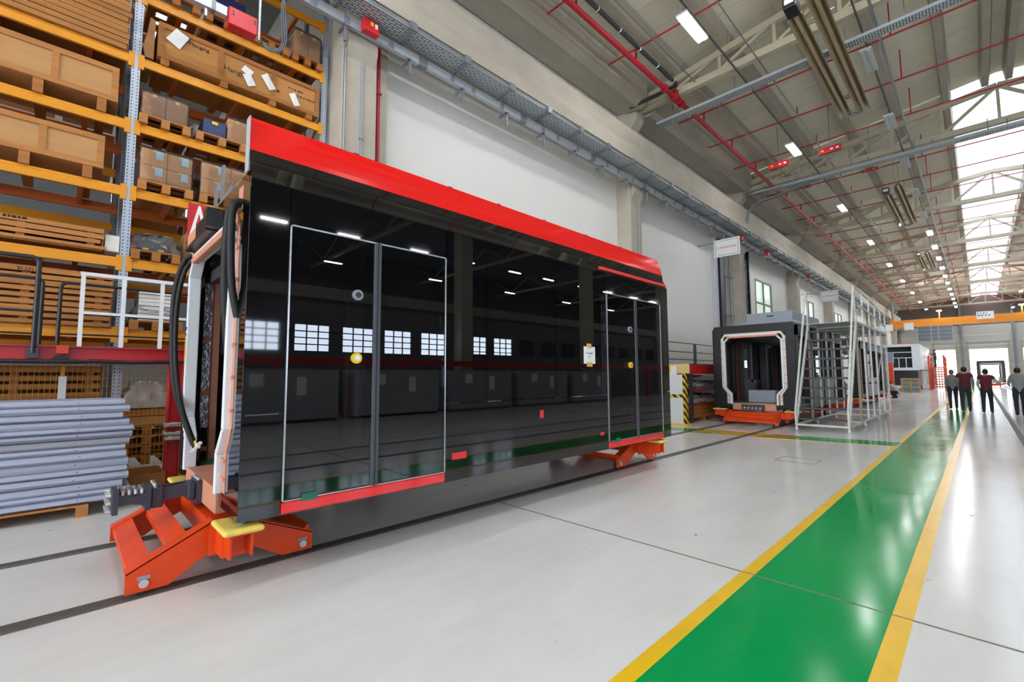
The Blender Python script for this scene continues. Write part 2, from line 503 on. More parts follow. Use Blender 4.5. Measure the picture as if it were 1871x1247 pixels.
# ================================================================== roof
RIDGE = 1.05
def zr(x):
    return 11.5 + (9.05 - abs(x - RIDGE)) * 0.122
ceiling = thing('ceiling', 'pitched roof of pale panels on concrete purlins with a ridge rooflight', None, (RIDGE, 3.4, 11.5), kind='structure')
def roof_strip(y0, y1, x0, x1, m, name='roof_panel', parent=None):
    xs = [x0] + ([RIDGE] if x0 < RIDGE < x1 else []) + [x1]
    mb = MB()
    for a, b_ in zip(xs, xs[1:]):
        mb.add([(a, y0, zr(a)), (b_, y0, zr(b_)), (b_, y1, zr(b_)), (a, y1, zr(a)),
                (a, y0, zr(a) + .08), (b_, y0, zr(b_) + .08), (b_, y1, zr(b_) + .08), (a, y1, zr(a) + .08)],
               [(0, 1, 2, 3), (7, 6, 5, 4), (0, 4, 5, 1), (1, 5, 6, 2), (2, 6, 7, 3), (3, 7, 4, 0)])
    return mb.build(name, m, parent or ceiling)
SKYM = glow('daylit_rooflight_sheet', (226, 238, 255), SKYLIGHT)
SKY0, SKX0, SKX1 = 24.1, -0.2, 2.3
y = -22.0
while y < 24.0:
    y1 = y + 1.0 if y >= 3 else y + 5.0
    if y < 2:            # the ridge rooflight behind the photographer, mirrored in the red fairing
        roof_strip(y + .008, y1 - .008, -8.7, -.2, ROOFP); roof_strip(y + .008, y1 - .008, 2.0, 10.8, ROOFP)
        roof_strip(y, y1 - .02, -.2, 2.0, glow('dimmed_rooflight_sheet', (226, 238, 255), SKYLIGHT * .75), 'rooflight_sheet')  # dimmer than the far sheets to keep the near floor darker
    else:
        roof_strip(y + .008, min(y1, 24.1) - .008, -8.7, 10.8, ROOFP)
    y = y1
y = 24.1
while y < 92:
    st = 1.0 if y < 44 else 8.0
    y1 = min(y + st, 92)
    roof_strip(y + .008, y1 - .008, -8.7, SKX0, ROOFP)
    roof_strip(y + .008, y1 - .008, SKX1, 10.8, ROOFP)
    y = y1
for k in range(17):
    y0 = 24.1 + 4 * k; y1 = min(y0 + 3.98, 92)
    roof_strip(y0, y1, SKX0, SKX1, SKYM, 'rooflight_sheet')
SEAM = mat('roof_joint_dark', (120, 114, 102), 0.8)
box('roof_backing', SEAM, -8.7, 10.8, -22, 24.0, 13.2, 13.25, parent=ceiling)
for side in (-1, 1):
    for k, y in enumerate(COLY[:-1]):
        for xo in (7.35, 5.9, 4.35, 2.8, 1.35, 0.3):
            x = RIDGE + side * xo
            if side > 0 and y > 60: continue
            if xo < 1 and y > 20: continue
            z = zr(x)
            MB().prism([(x - .09, z - .42), (x + .09, z - .42), (x + .15, z), (x - .15, z)], 'y', y + .42, y + 10.1 + .26).build('purlin', CONCRETE, ceiling)
# trusses
for k, y in enumerate(COLY):
    yc = y + .35
    bc = MB().bar((-8.05, yc, 10.72), (10.1, yc, 10.72), .20, .22).build('truss_bottom_chord', BEIGESTEEL, ceiling, bevel=.01)
    tz = lambda x: zr(x) - .42 - .11
    for a, b_ in ((-8.05, RIDGE), (RIDGE, 10.15)):
        MB().bar((a, yc, tz(a)), (b_, yc, tz(b_)), .18, .2).build('top_chord', BEIGESTEEL, bc)
    n = 12
    xs = [-8.05 + 18.2 * i / n for i in range(n + 1)]
    for i in range(1, n):
        if tz(xs[i]) - 10.8 > .12:
            MB().bar((xs[i], yc, 10.8), (xs[i], yc, tz(xs[i])), .09, up=(0, 1, 0)).build('web_post', BEIGESTEEL, bc)
    for i in range(n):
        a, b_ = (xs[i], xs[i + 1])
        if (a + b_) / 2 < RIDGE: p, q = (a, yc, 10.8), (b_, yc, tz(b_))
        else: p, q = (a, yc, tz(a)), (b_, yc, 10.8)
        MB().bar(p, q, .10, up=(0, 1, 0)).build('web_diagonal', BEIGESTEEL, bc)

# ================================================================== end walls and right wall
ENDP = mat('end_wall_panel', (190, 186, 178), 0.6)
ENDD = mat('brown_upper_end_wall', (112, 98, 90), 0.8)
GATEM = glow('daylight_behind_gate', (246, 250, 255), GATE)
wall_far = thing('wall_far', 'far end wall with bright gates', None, (1, 92, 0), kind='structure')
FY = 91.5
gates = [(-4.55, -2.15, 0, 5.0), (-1.0, 2.95, 0, 5.0), (4.1, 8.0, 0, 5.0)]
edges = [-8.55, -4.55, -2.15, -1.0, 2.95, 4.1, 8.0, 10.8]
for i in range(0, len(edges), 2):
    nz = 9
    for j in range(nz):
        box('cladding', ENDP if j < 6 else ENDD, edges[i], edges[i + 1], FY, FY + .1, j * 1.4 + .01, (j + 1) * 1.4, parent=wall_far)
for (a, b_, z0, z1) in gates:
    for j in range(3, 9):
        box('cladding', ENDP if j < 6 else ENDD, a, b_, FY + .02, FY + .1, max(z1, j * 1.4 + .01), (j + 1) * 1.4, parent=wall_far)
for n, (a, b_, z0, z1) in enumerate(gates):
    d = thing('door_%d' % (n + 1), 'bright gate opening in the far end wall, number %d from the left' % (n + 1), None, (a, FY, 0), kind='structure')
    if n == 0:
        box('daylight', GATEM, a, b_, FY + .3, FY + .32, 0, z1, parent=d)
    else:
        for j in range(9):
            box('door_panel', glow('daylit_door_panel', (238, 244, 252), GATE * .8), a, b_, FY + .2, FY + .24, .03 + j * (z1 / 9), (j + 1) * z1 / 9 - .02, parent=d)
        for j in range(1, 9):
            box('panel_rail', WINFR, a, b_, FY + .17, FY + .25, j * (z1 / 9) - .03, j * (z1 / 9) + .03, parent=d)
    for xx in (a, b_):
        box('door_jamb', CONCRETE, xx - .12, xx + .12, FY - .12, FY + .1, 0, z1 + 1.2, parent=d)
    box('door_lintel', ENDP, a - .1, b_ + .1, FY - .16, FY + .02, z1 + 1.0, z1 + 1.35, parent=d)
for xx in (-8.3, -1.55, 3.5):
    box('end_post', GALVD, xx - .12, xx + .12, FY - .35, FY - .05, 0, 11, parent=wall_far)
wn = thing('window_6', 'grey gridded window band under the crane in the far wall', None, (-6.2, FY, 6.4), kind='structure')
box('pane', mat('grey_blue_pane', (126, 136, 146), 0.3), -6.2, -2.4, FY - .04, FY - .02, 6.4, 8.7, parent=wn)
for i in range(5):
    box('frame_rail', WHITEP, -6.2, -2.4, FY - .07, FY - .03, 6.4 + i * .55, 6.44 + i * .55, parent=wn)
for xx in (-6.2, -4.7, -3.9, -2.4):
    box('frame_post', WHITEP, xx - .03, xx + .03, FY - .08, FY - .03, 6.4, 8.7, parent=wn)

RX = 10.6
wall_right = thing('wall_right', 'right wall with a long row of windows', None, (RX, 3.4, 0), kind='structure')
DARKW = mat('dark_right_cladding', (104, 104, 104), 0.7)
WINM = glow('daylit_right_window', (222, 236, 255), WINDOW)
for k in range(-2, 9):
    y0 = 3.4 + 10.1 * k; y1 = min(y0 + 10.1, 92)
    if k < 0:
        box('cladding', DARKW, RX, RX + .1, y0, y1, 0, 1.0, parent=wall_right)
        box('cladding', DARKW, RX, RX + .1, y0, y1, 8.0, 11.6, parent=wall_right)
    else:
        box('cladding', DARKW, RX, RX + .1, y0, y1, 0, 2.5, parent=wall_right)
        box('cladding', DARKW, RX, RX + .1, y0, y1, 3.5, 11.6 if k > 4 else 4.4, parent=wall_right)
    box('column', CONCRETE, RX - .6, RX, y0, y0 + .7, 0, 11.2, parent=wall_right)
    wn = thing('window_%d' % (k + 9), 'window band in the right wall, partly added for light, bay %d' % (k + 3), None, (RX, y0, 2.4), kind='structure')
    if k < 0:  # tall unseen glazing, added to light the left wall and roof
        for i in range(5):
            a = y0 + .8 + i * 1.86
            box('pane', glow('added_side_glow', (226, 238, 255), WINDOW * .22), RX + .05, RX + .06, a, a + 1.76, 1.0, 8.0, parent=wn)
            box('frame_post', DARKPIPE, RX, RX + .08, a + 1.76, a + 1.86, 1.0, 8.0, parent=wn)
        for zz in (2.4, 3.8, 5.2, 6.6): box('frame_rail', DARKPIPE, RX, RX + .08, y0 + .8, y0 + 10.1, zz - .03, zz + .03, parent=wn)
        box('end_filler', DARKW, RX, RX + .1, y0, y0 + .8, 1.0, 8.0, parent=wn)
        box('runway_beam', CONCRETE, RX - 1.2, RX - .65, y0 + .36, y0 + 10.4, 8.45, 9.45, parent=wall_right)
        continue
    n = 5
    for i in range(n):
        a = y0 + .8 + i * 1.86
        box('pane', WINM if (a < 17.5 or a > 42) else mat('dark_right_pane', (44, 48, 54), .2), RX + .05, RX + .06, a, a + 1.3, 2.5 + .12 * ((i * 3 + k) % 3), 3.5, parent=wn)  # panes beyond the mirrored stretch glow as added fill for the far bays
        if (i * 3 + k) % 3: box('sill_board', DARKW, RX, RX + .1, a, a + 1.3, 2.5, 2.5 + .12 * ((i * 3 + k) % 3), parent=wn)
        box('pier', DARKW, RX, RX + .1, a + 1.3, a + 1.86, 2.5, 3.5, parent=wn)
        box('frame_post', DARKPIPE, RX, RX + .08, a + .42, a + .46, 2.5, 3.5, parent=wn)
        box('frame_post', DARKPIPE, RX, RX + .08, a + .86, a + .90, 2.5, 3.5, parent=wn)
    for zz in (2.75, 3.0, 3.25):
        box('frame_rail', DARKPIPE, RX, RX + .08, y0 + .8, y0 + 10.1, zz - .02, zz + .02, parent=wn)
    box('end_filler', DARKW, RX, RX + .1, y0, y0 + .8, 2.5, 3.5, parent=wn)
    if k < 8:
        box('runway_beam', CONCRETE, RX - 1.2, RX - .65, y0 + .36, y0 + 10.4, 8.45, 9.45, parent=wall_right)
# neighbouring nave beyond the right columns, seen mirrored in the tram side
nave = thing('ceiling_2', 'roof of the neighbouring right nave with lamp rows', None, (20, 25, 11), kind='structure')
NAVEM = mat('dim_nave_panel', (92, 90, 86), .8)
for i in range(6):
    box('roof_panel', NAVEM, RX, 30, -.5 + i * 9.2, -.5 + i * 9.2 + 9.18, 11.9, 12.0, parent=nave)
    tb = box('truss_chord', BEIGESTEEL, RX, 30, 3.5 + i * 10.1, 3.7 + i * 10.1, 10.3, 10.5, parent=nave)
    for j in range(8):
        MB().bar((RX + j * 2.4, 3.6 + i * 10.1, 10.5 if j % 2 else 11.8), (RX + j * 2.4 + 2.4, 3.6 + i * 10.1, 11.8 if j % 2 else 10.5), .1, up=(0, 1, 0)).build('truss_web', BEIGESTEEL, tb)
    for x in (19.0, 26.0):
        for yy in ((2.0, 7.0) if x < 20 else (4.0,)):
            box('lamp_tube', glow('nave_tube', (250, 252, 255), 30.0), x - .07, x + .07, yy + i * 9.2, yy + i * 9.2 + 1.3, 10.0, 10.06, parent=nave)
            box('lamp_housing', NAVEM, x - .14, x + .14, yy + i * 9.2 - .05, yy + i * 9.2 + 1.35, 10.065, 10.2, parent=nave)
wn2 = thing('wall_nave', 'far wall of the neighbouring right nave', None, (30, 25, 0), kind='structure')
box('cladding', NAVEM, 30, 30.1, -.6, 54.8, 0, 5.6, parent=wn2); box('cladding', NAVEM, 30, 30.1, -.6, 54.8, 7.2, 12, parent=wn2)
for i in range(9):
    box('pane', WINM, 30.02, 30.05, i * 6.1, i * 6.1 + 2.2, 5.6, 7.2, parent=wn2); box('pier', NAVEM, 30, 30.1, i * 6.1 + 2.2, i * 6.1 + 6.1, 5.6, 7.2, parent=wn2)
for yy in (-.6, 54.7): box('cladding', NAVEM, RX, 30, yy, yy + .1, 0, 12, parent=wn2)
box('floor_slab', NAVEM, RX + .2, 30, -.5, 54.7, -.2, 0, parent=wn2)
box('gallery_beam', CONCRETE, 20, 20.4, -.5, 54.6, 6.2, 6.9, parent=wn2)
# unseen wall behind the photographer, glowing gates and gable panes added as fill
wall_back = thing('wall_back', 'wall behind the photographer', None, (1, -22, 0), kind='structure')
box('cladding', ENDP, -24, 10.8, -22.1, -22, 6.2, 7.0, parent=wall_back)
box('cladding', ENDP, -24, 10.8, -22.1, -22, 10.4, 13.4, parent=wall_back)
for i in range(8):
    a = -7.9 + i * 2.3
    box('added_gable_pane', glow('added_gable_glow', (236, 244, 255), GATE * 3.5), a, a + 2.2, -22.1, -22.05, 7.0, 10.4, parent=wall_back)
    box('gable_post', WINFR, a + 2.2, a + 2.3, -22.1, -21.95, 7.0, 10.4, parent=wall_back)
box('cladding', ENDP, -24, -7.9, -22.1, -22, 7.0, 10.4, parent=wall_back)
for a, b_ in ((-24, -7.5), (-3.0, -1.0), (3.5, 5.5), (10, 10.8)):
    box('cladding', ENDP, a, b_, -22.1, -22, 0, 6.2, parent=wall_back)
for n, (a, b_) in enumerate(((-7.5, -3.0), (-1.0, 3.5), (5.5, 10))):
    d = thing('door_%d' % (n + 4), 'tall glowing gate added behind the photographer for fill light', None, (a, -22, 0), kind='structure')
    box('daylight', glow('added_back_gate_glow', (236, 244, 255), GATE * 2.0), a, b_, -22.2, -22.15, 0, 6.2, parent=d)

# ================================================================== neighbouring hall behind the racks
NHX = -23.5
ceil2 = thing('ceiling_1', 'darker roof of the neighbouring hall behind the racks', None, (-16, -8, 9.4), kind='structure')
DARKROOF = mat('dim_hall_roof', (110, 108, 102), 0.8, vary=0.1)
for i in range(7):
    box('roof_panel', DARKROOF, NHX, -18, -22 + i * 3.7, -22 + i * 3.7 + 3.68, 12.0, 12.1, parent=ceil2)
for i in range(7):
    box('roof_panel', DARKROOF, -15.5, WX - .1, -22 + i * 3.7, -22 + i * 3.7 + 3.68, 12.0, 12.1, parent=ceil2)
    box('rooflight_sheet', glow('dim_left_rooflight', (240, 246, 255), WINDOW * .35), -18, -15.5, -22 + i * 3.7, -22 + i * 3.7 + 3.68, 12.0, 12.1, parent=ceil2)
for i in range(6):
    box('roof_beam', BEIGESTEEL, NHX, WX - .1, -20 + i * 4.2, -20 + i * 4.2 + .25, 11.4, 12.0, parent=ceil2)
w2 = thing('wall_neighbour', 'back wall of the neighbouring hall with high windows', None, (NHX, -8, 0), kind='structure')
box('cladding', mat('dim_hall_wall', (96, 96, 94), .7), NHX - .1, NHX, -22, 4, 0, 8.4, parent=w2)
box('cladding', ENDP, NHX - .1, NHX, -22, 4, 9.0, 12.1, parent=w2)
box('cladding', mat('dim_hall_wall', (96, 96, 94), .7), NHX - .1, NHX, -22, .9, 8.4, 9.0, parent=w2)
box('cladding', ENDP, NHX, WX - .1, 3.9, 4.0, 0, 12.1, parent=w2)
for a, b_ in ((.9, 1.7), (2.1, 2.9)):
    box('daylit_pane', glow('daylit_left_window', (240, 246, 255), WINDOW), NHX - .05, NHX - .04, a, b_, 8.4, 9.0, parent=w2)
    box('window_post', WINFR, NHX - .06, NHX + .05, b_, b_ + .4, 8.4, 9.0, parent=w2)
# ================================================================== tram body modules
HW = 1.18
CX = -4.84
def ring_path(hw_top, hw_bot, ztop, zbend, zlow, zbot, ch=.16, chx=.12):
    """half outline from bottom right up and over to bottom left"""
    r = [(hw_bot, zbot), (hw_bot, zlow), (hw_top, zbend), (hw_top, ztop - ch), (hw_top - chx, ztop)]
    return r + [(-x, z) for x, z in reversed(r)]

def sweep_ring(path, y0, y1, w):
    """flat ring of width w (towards the inside) between y0 and y1 following an open path in xz"""
    mb = MB(); n = len(path)
    cx, cz = 0, 1.7
    inner = []
    for i, (x, z) in enumerate(path):
        a = Vector(path[max(i - 1, 0)]); b = Vector(path[min(i + 1, n - 1)])
        d = (b - a).normalized(); nn = Vector((-d.y, d.x))
        if nn.dot(Vector((cx - x, cz - z))) < 0: nn = -nn
        inner.append((x + nn.x * w, z + nn.y * w))
    for i in range(n - 1):
        p, q, r, s = path[i], path[i + 1], inner[i + 1], inner[i]
        vs = [(p[0], y0, p[1]), (q[0], y0, q[1]), (r[0], y0, r[1]), (s[0], y0, s[1]),
              (p[0], y1, p[1]), (q[0], y1, q[1]), (r[0], y1, r[1]), (s[0], y1, s[1])]
        mb.add(vs, [(0, 1, 2, 3), (7, 6, 5, 4), (0, 4, 5, 1), (1, 5, 6, 2), (2, 6, 7, 3), (3, 7, 4, 0)])
    return mb

CREAM = mat('cream_foam', (216, 206, 196), .7)
def end_frame(root, y0, y1, facing, m):
    """black portal at one end: two posts, a header and a sill around the gangway opening"""
    for s in (-1, 1):
        MB().prism([(s * (HW - .034), .49), (s * (HW - .034), 2.98), (s * (HW - .06), 3.05), (s * .92, 3.05), (s * .92, 1.15), (s * .80, .95), (s * .80, .62), (s * .62, .62), (s * .62, .49)],
                   'y', y0, y1).build('end_post', m, root, bevel=.008)
    MB().prism([(-.92, 2.72), (-.8, 2.80), (.8, 2.80), (.92, 2.72), (.92, 3.05), (-.92, 3.05)], 'y', y0 + .002, y1 - .002).build('end_header', m, root, bevel=.006)
    f = y0 if facing < 0 else y1
    # pink primer frame with ribs and the white seal in front of it
    yi = f + (.05 if facing < 0 else -.05)
    sweep_ring(ring_path(.92, .78, 2.80, 1.10, .93, .60), min(f, yi), max(f, yi), .075).build('gangway_frame', PINK if m is BLACKGLOSS else CREAM, root)
    for z in (.72, .86, 1.25, 1.5, 1.75, 2.0, 2.25, 2.5):
        for s in (-1, 1):
            xa = .80 if z > 1.1 else .66
            box('frame_rib', PINK, s * xa, s * (xa + .11), f + facing * .012, f - facing * .06, z - .012, z + .012, parent=root)
    sweep_ring(ring_path(.85, .68, 2.74, 1.10, .90, .60, .2, .2), f + facing * .045, f - facing * .06, .055).build('gangway_seal', PLASTW, root, bevel=.008)
    box('header_bar', PINK, -.72, .72, f + facing * .05, f - facing * .01, 2.655, 2.715, parent=root, bevel=.01)

def side_panel(root, s, y0, y1, z0, z1, m, name, t=.022, proud=0.0, **k):
    xo = s * (HW + proud)
    return box(name, m, xo - s * t, xo, y0, y1, z0, z1, parent=root, **k)

def door_pair(root, s, y0, y1, sill, finished=True):
    zb, zt = .575, 2.68
    ym = (y0 + y1) / 2
    g = .035
    post_m = GREYPOST
    glass = TINT
    for k, (a, b) in enumerate(((y0 + .014, ym - g), (ym + g, y1 - .014))):
        d = side_panel(root, s, a, b, zb + .012, zt - .012, glass, 'door_leaf', t=.02, proud=.004)
        e = .03
        # dark inner frame of the leaf
        xi = s * (HW - .02)
        mb = MB()
        for (u0, u1, v0, v1) in ((a, b, zt - .08, zt - .014), (a, b, zb + .014, zb + .34), (a, a + .05, zb, zt), (b - .05, b, zb, zt)):
            mb.box(xi - s * .03, xi, u0, u1, v0 + .001, v1 - .001)
        mb.build('leaf_frame', BLACKDULL, d)
        if k == 0:
            yb = ym - g - .15
            for z, mm, r in ((1.655, YELLOW, .045), (2.19, GREYBOX, .045)):
                bt = MB().disc((s * (HW + .012), yb, z), 'x', r, .03).build('door_button', mm, d)
                MB().disc((s * (HW + .028), yb, z), 'x', r * .55, .008).build('button_cap', ALU if mm is YELLOW else DARKPIPE, bt)
    side_panel(root, s, ym - g, ym + g, zb, zt, post_m, 'door_edge_seal', t=.03, proud=.012, bevel=.008)
    side_panel(root, s, ym - .004, ym + .004, zb, zt, RUBBER, 'seal_gap', t=.02, proud=.014)
    fr = .012
    for (a, b, c, d_) in ((y0, y0 + fr, zb, zt), (y1 - fr, y1, zb, zt), (y0, y1, zt - fr, zt), (y0, y1, zb, zb + .008)):
        side_panel(root, s, a, b, c, d_, ALU, 'door_trim', t=.03, proud=.010)
    side_panel(root, s, y0, y1, .487, zb - .004, sill, 'door_sill', t=.05, proud=.006, bevel=.006)
    side_panel(root, s, y0, y1, zt + .004, 2.955, BLACKGLOSS, 'door_header', t=.03)

def tram_module(name, label, loc_y, length, finished, cx=CX, rear=True):
    root = thing(name, label, 'tram')          # authored round the origin, then moved
    L = length
    k = L / 6.38
    BODY = BLACKGLOSS if finished else BLACKDULL
    # floor, underframe, roof
    box('floor_plate', GREENFL, -1.12, 1.12, .10, L - .1, .58, .62, parent=root)
    box('underframe', BLACKDULL, -1.10, 1.10, .15, L - .15, .50, .58, parent=root)
    box('roof_plate', BLACKDULL, -1.14, 1.14, .06, L - .06, 2.99, 3.045, parent=root)
    box('ceiling_lining', INTGREY, -.75, .75, .15, L - .15, 2.80, 2.83, parent=root)
    for s in (-1, 1):
        box('ceiling_duct', DARKPIPE, s * .76, s * 1.12, .15, L - .15, 2.70, 2.85, parent=root)
    # end portals
    end_frame(root, 0, .12, -1, BODY)
    end_frame(root, L - .12, L, 1, BODY)
    box('gangway_threshold', PINK, -.62, .60, -.02, .5, .43, .625, parent=root, bevel=.006)
    box('gangway_threshold', PINK, -.62, .60, L - .5, L + .02, .43, .625, parent=root, bevel=.006)
    # header box with pink face
    if finished:
        MB().prism([(-.70, 2.80), (-.30, 2.80), (-.30, 2.93), (-.70, 2.93)], 'y', -.09, .0).build('header_box', PINK, root)
        box('header_box', BLACKDULL, -.30, .22, -.09, .0, 2.80, 2.94, parent=root)
        box('header_box_cover', BLACKDULL, .22, .34, -.12, .0, 2.785, 2.95, parent=root)
        box('header_box_lid', BLACKDULL, -.72, .24, -.105, .0, 2.775, 2.80, parent=root)
    for x in ((-.98, .92) if finished else ()):
        box('header_window', PINK, x - .05, x + .07, -.006, .01, 2.78, 2.97, parent=root)
    d1 = (.28, 1.755); d2 = (4.55 * k, 6.11 * k)
    if not finished: d2 = (4.55 * k, 4.55 * k + 1.5)
    for s in ((1, -1)):
        sill = REDGLOSS if finished else BLACKDULL
        if finished or s < 0:
            side_panel(root, s, .0, d1[0] - .005, 1.235, 2.955, BODY, 'side_panel', t=.03)
            side_panel(root, s, .0, d1[0] - .005, .487, 1.228, BODY, 'skirt_panel', t=.03)
            door_pair(root, s, d1[0], d1[1], sill)
            n = 3
            ya, yb = d1[1] + .005, d2[0] - .005
            edges = [ya, ya + (yb - ya) * .19, ya + (yb - ya) * .60, yb]
            for a, b in zip(edges, edges[1:]):
                side_panel(root, s, a + .003, b - .003, 1.235, 2.955, TINT, 'side_window', t=.02)
                xi = s * (HW - .022)
                mb = MB()
                for (u0, u1, v0, v1) in ((a, b, 2.66, 2.955), (a, b, 1.235, 1.34), (a, a + .10, 1.235, 2.955), (b - .10, b, 1.235, 2.955)):
                    mb.box(xi - s * .02, xi, u0 + .004, u1 - .004, v0, v1)
                mb.build('window_surround', BLACKDULL, root)
            side_panel(root, s, ya, yb, .487, 1.228, BODY, 'skirt_panel', t=.03)
            door_pair(root, s, d2[0], d2[1], sill)
            side_panel(root, s, d2[1] + .005, L, 1.235, 2.955, BODY, 'side_panel', t=.03)
            side_panel(root, s, d2[1] + .005, L, .487, 1.228, BODY, 'skirt_panel', t=.03)
        else:
            # bare body shell: posts and rails, doors not fitted
            for (a, b) in ((0.12, .30), (1.75, 1.95), (3.1, 3.25), (4.4, 4.6), (d2[1], d2[1] + .2), (L - .3, L - .12)):
                side_panel(root, s, a, b, .487, 2.955, BODY, 'body_post', t=.06)
            side_panel(root, s, 1.95, 4.4, .487, 1.35, BODY, 'side_skirt', t=.05)
            side_panel(root, s, .12, L - .12, 2.66, 2.955, BODY, 'cant_rail', t=.06)
        box('side_sole', BODY, s * .95, s * (HW - .035), .1, L - .1, .47, .52, parent=root)
    # pink door portals, grey posts, insulation inside
    for s in (-1, 1):
        for y in (d1[0] - .05, d1[1] + .02, d2[0] - .06, d2[1] + .02):
            box('body_pillar', PINK if finished else mat('dark_red_pillar', (84, 38, 36), .6), s * (HW - .16), s * (HW - .05), y, y + .06, .62, 2.85, parent=root)
        for y in (d1[1] + .12, d2[0] - .22):
            box('grey_pillar', INTGREY if finished else DARKPIPE, s * (HW - .28), s * (HW - .05), y, y + .1, .62, 2.8, parent=root)
    return root

tram = tram_module('tram_module', 'large black tram module with red roof edge on orange stands', .9, 6.38, True)
# insulation and posts seen through the open end, left inner side
box('insulation_foil', FOIL, -HW + .035, -HW + .06, .13, .26, .95, 2.55, parent=tram)
for z in (.7, 1.3, 1.9, 2.3):
    box('inner_rail', PINK, -HW + .03, -HW + .075, .13, .28, z, z + .05, parent=tram)
box('inner_post', PINK, -HW + .03, -HW + .13, .25, .30, .62, 2.8, parent=tram)
box('black_cabinet', BLACKGLOSS, -HW + .06, -HW + .16, .305, .40, .64, 2.7, parent=tram)
ip = box('grey_inner_panel', INTGREY, -HW + .05, -HW + .2, .405, .62, .66, 2.55, parent=tram)
for z in (1.18, 1.30):
    MB().disc((-HW + .205, .47, z), 'x', .022, .006, 14).build('panel_hole', RUBBER, ip)
box('wiring_loom', DARKPIPE, -.8, .7, .14, .32, 2.50, 2.62, parent=tram)
for i in range(9):
    a = random.uniform(-.85, .2)
    pts = [(a + random.uniform(-.25, .25) * t + .06 * math.sin(5 * t + i), .16 + .1 * random.random(), 2.62 - .25 * math.sin(t * 3.14) * random.random()) for t in (0, .25, .5, .75, 1)]
    MB().tube(pts, .008, 5).build('loose_wire', mat('green_grey_wire', (70, 84, 78), .5), tram)
# labels on the white seal
box('yellow_label', TAPEY, -.85, -.80, -.047, -.044, 1.62, 1.9, parent=tram)
for z in (2.0, 1.02):
    MB().disc((-.82 if z > 1.1 else -.70, -.047, z), 'y', .022, .006, 12).build('seal_clip', BLACKDULL, tram)
    MB().disc((-.82 if z > 1.1 else -.70, -.047, z - .06), 'y', .015, .006, 12).build('seal_clip', BLACKDULL, tram)
# roof edge: slanted black strip, recess and the red fairing
L1 = 6.38
MB().prism([(HW, 2.955), (HW, 2.97), (HW - .066, 3.12), (HW - .10, 3.12), (HW - .05, 2.955)], 'y', .0, L1).build('cant_strip', BLACKGLOSS, tram)
MB().prism([(HW - .068, 3.12), (HW - .078, 3.215), (HW - .10, 3.215), (HW - .10, 3.12)], 'y', .0, L1).build('fairing_base', BLACKGLOSS, tram)
mb = MB()
prof = [(HW - .078 - .07 * t ** 1.3, 3.215 + .285 * t) for t in (0, .15, .3, .45, .6, .75, .9, 1)]
vs = []
for yy in (.0, L1 - .01):
    for (x, z) in prof: vs.append((x, yy, z))
    for (x, z) in reversed(prof): vs.append((x - .02, yy, z - .003))
n = len(prof) * 2
for i in range(n):
    j = (i + 1) % n
    mb.add([vs[i], vs[j], vs[n + j], vs[n + i]], [(0, 1, 2, 3)], True)
mb.add(vs[:n], [tuple(range(n))]); mb.add(vs[n:], [tuple(reversed(range(n)))])
MB_red = mb.build('red_roof_fairing', REDGLOSS, tram)
box('fairing_end_cap', INTGREY, HW - .17, HW - .08, -.006, .0, 3.05, 3.48, parent=tram)
for yy in (.85, 1.9, 2.6, 3.4, 4.3, 5.2):
    box('fairing_clip', BLACKDULL, HW - .165, HW - .155, yy, yy + .05, 3.49, 3.512, parent=tram)
# far (left) fairing mirrored, low
box('left_roof_edge', BLACKGLOSS, -HW + .02, -HW + .06, .05, L1, 3.045, 3.1, parent=tram)
# roof brackets at the front
MB().prism([(-.35, 3.045), (.25, 3.045), (.33, 3.22), (-.22, 3.16)], 'y', .06, .075).build('roof_bracket', GALV, tram)
box('bracket_upright', GALV, -.10, -.02, .055, .075, 3.05, 3.50, parent=tram)
box('bracket_upright', GALV, -.36, -.29, .055, .075, 3.05, 3.38, parent=tram)
box('bracket_plate', mat('pale_blue_plate', (176, 192, 200), .4), .05, .5, .09, .11, 3.05, 3.2, parent=tram)
# hanging cable hoses at the end face
def hose(pts, r, name='cable_hose', m=HOSE, parent=tram, n=8):
    P_ = [Vector(p) for p in pts]; out = []
    for i in range(len(P_) - 1):
        p0 = P_[max(i - 1, 0)]; p1 = P_[i]; p2 = P_[i + 1]; p3 = P_[min(i + 2, len(P_) - 1)]
        for t in (0, .2, .4, .6, .8):
            out.append(.5 * ((2 * p1) + (-p0 + p2) * t + (2 * p0 - 5 * p1 + 4 * p2 - p3) * t * t + (-p0 + 3 * p1 - 3 * p2 + p3) * t ** 3))
    out.append(P_[-1])
    return MB().tube(out, r, n).build(name, m, parent)
h1 = hose([(-.98, .0, 2.80), (-1.02, -.07, 2.72), (-1.12, -.12, 2.4), (-1.13, -.12, 1.9), (-.95, -.10, 1.4), (-.55, -.06, 1.08), (-.33, -.02, .88)], .027)
hose([(-.98, .0, 2.74), (-1.0, -.06, 2.62), (-1.05, -.1, 2.3), (-1.05, -.1, 1.8), (-.85, -.08, 1.35), (-.47, -.05, 1.02), (-.27, -.02, .86)], .023)
hose([(.94, .0, 2.84), (.90, -.06, 2.80), (.84, -.07, 2.6), (.80, -.06, 2.2), (.76, -.02, 1.8), (.72, .06, 1.3)], .033)
hose([(.97, .0, 2.84), (.97, -.06, 2.80), (.97, -.07, 2.55), (.96, -.05, 2.2), (.95, .0, 1.95)], .028)
for i in range(12):
    MB().disc((-.40 + .025 * i, -.02 + .008 * (i % 3), .80 + .008 * i + .02 * (i % 2)), 'x', .014, .022, 8).build('white_connector', PAPER, tram)
for i in range(4):
    MB().disc((-.36 + .04 * i, -.02, .86 + .01 * i), 'z', .008, .06, 6).build('brass_pin', YELLOW, tram)
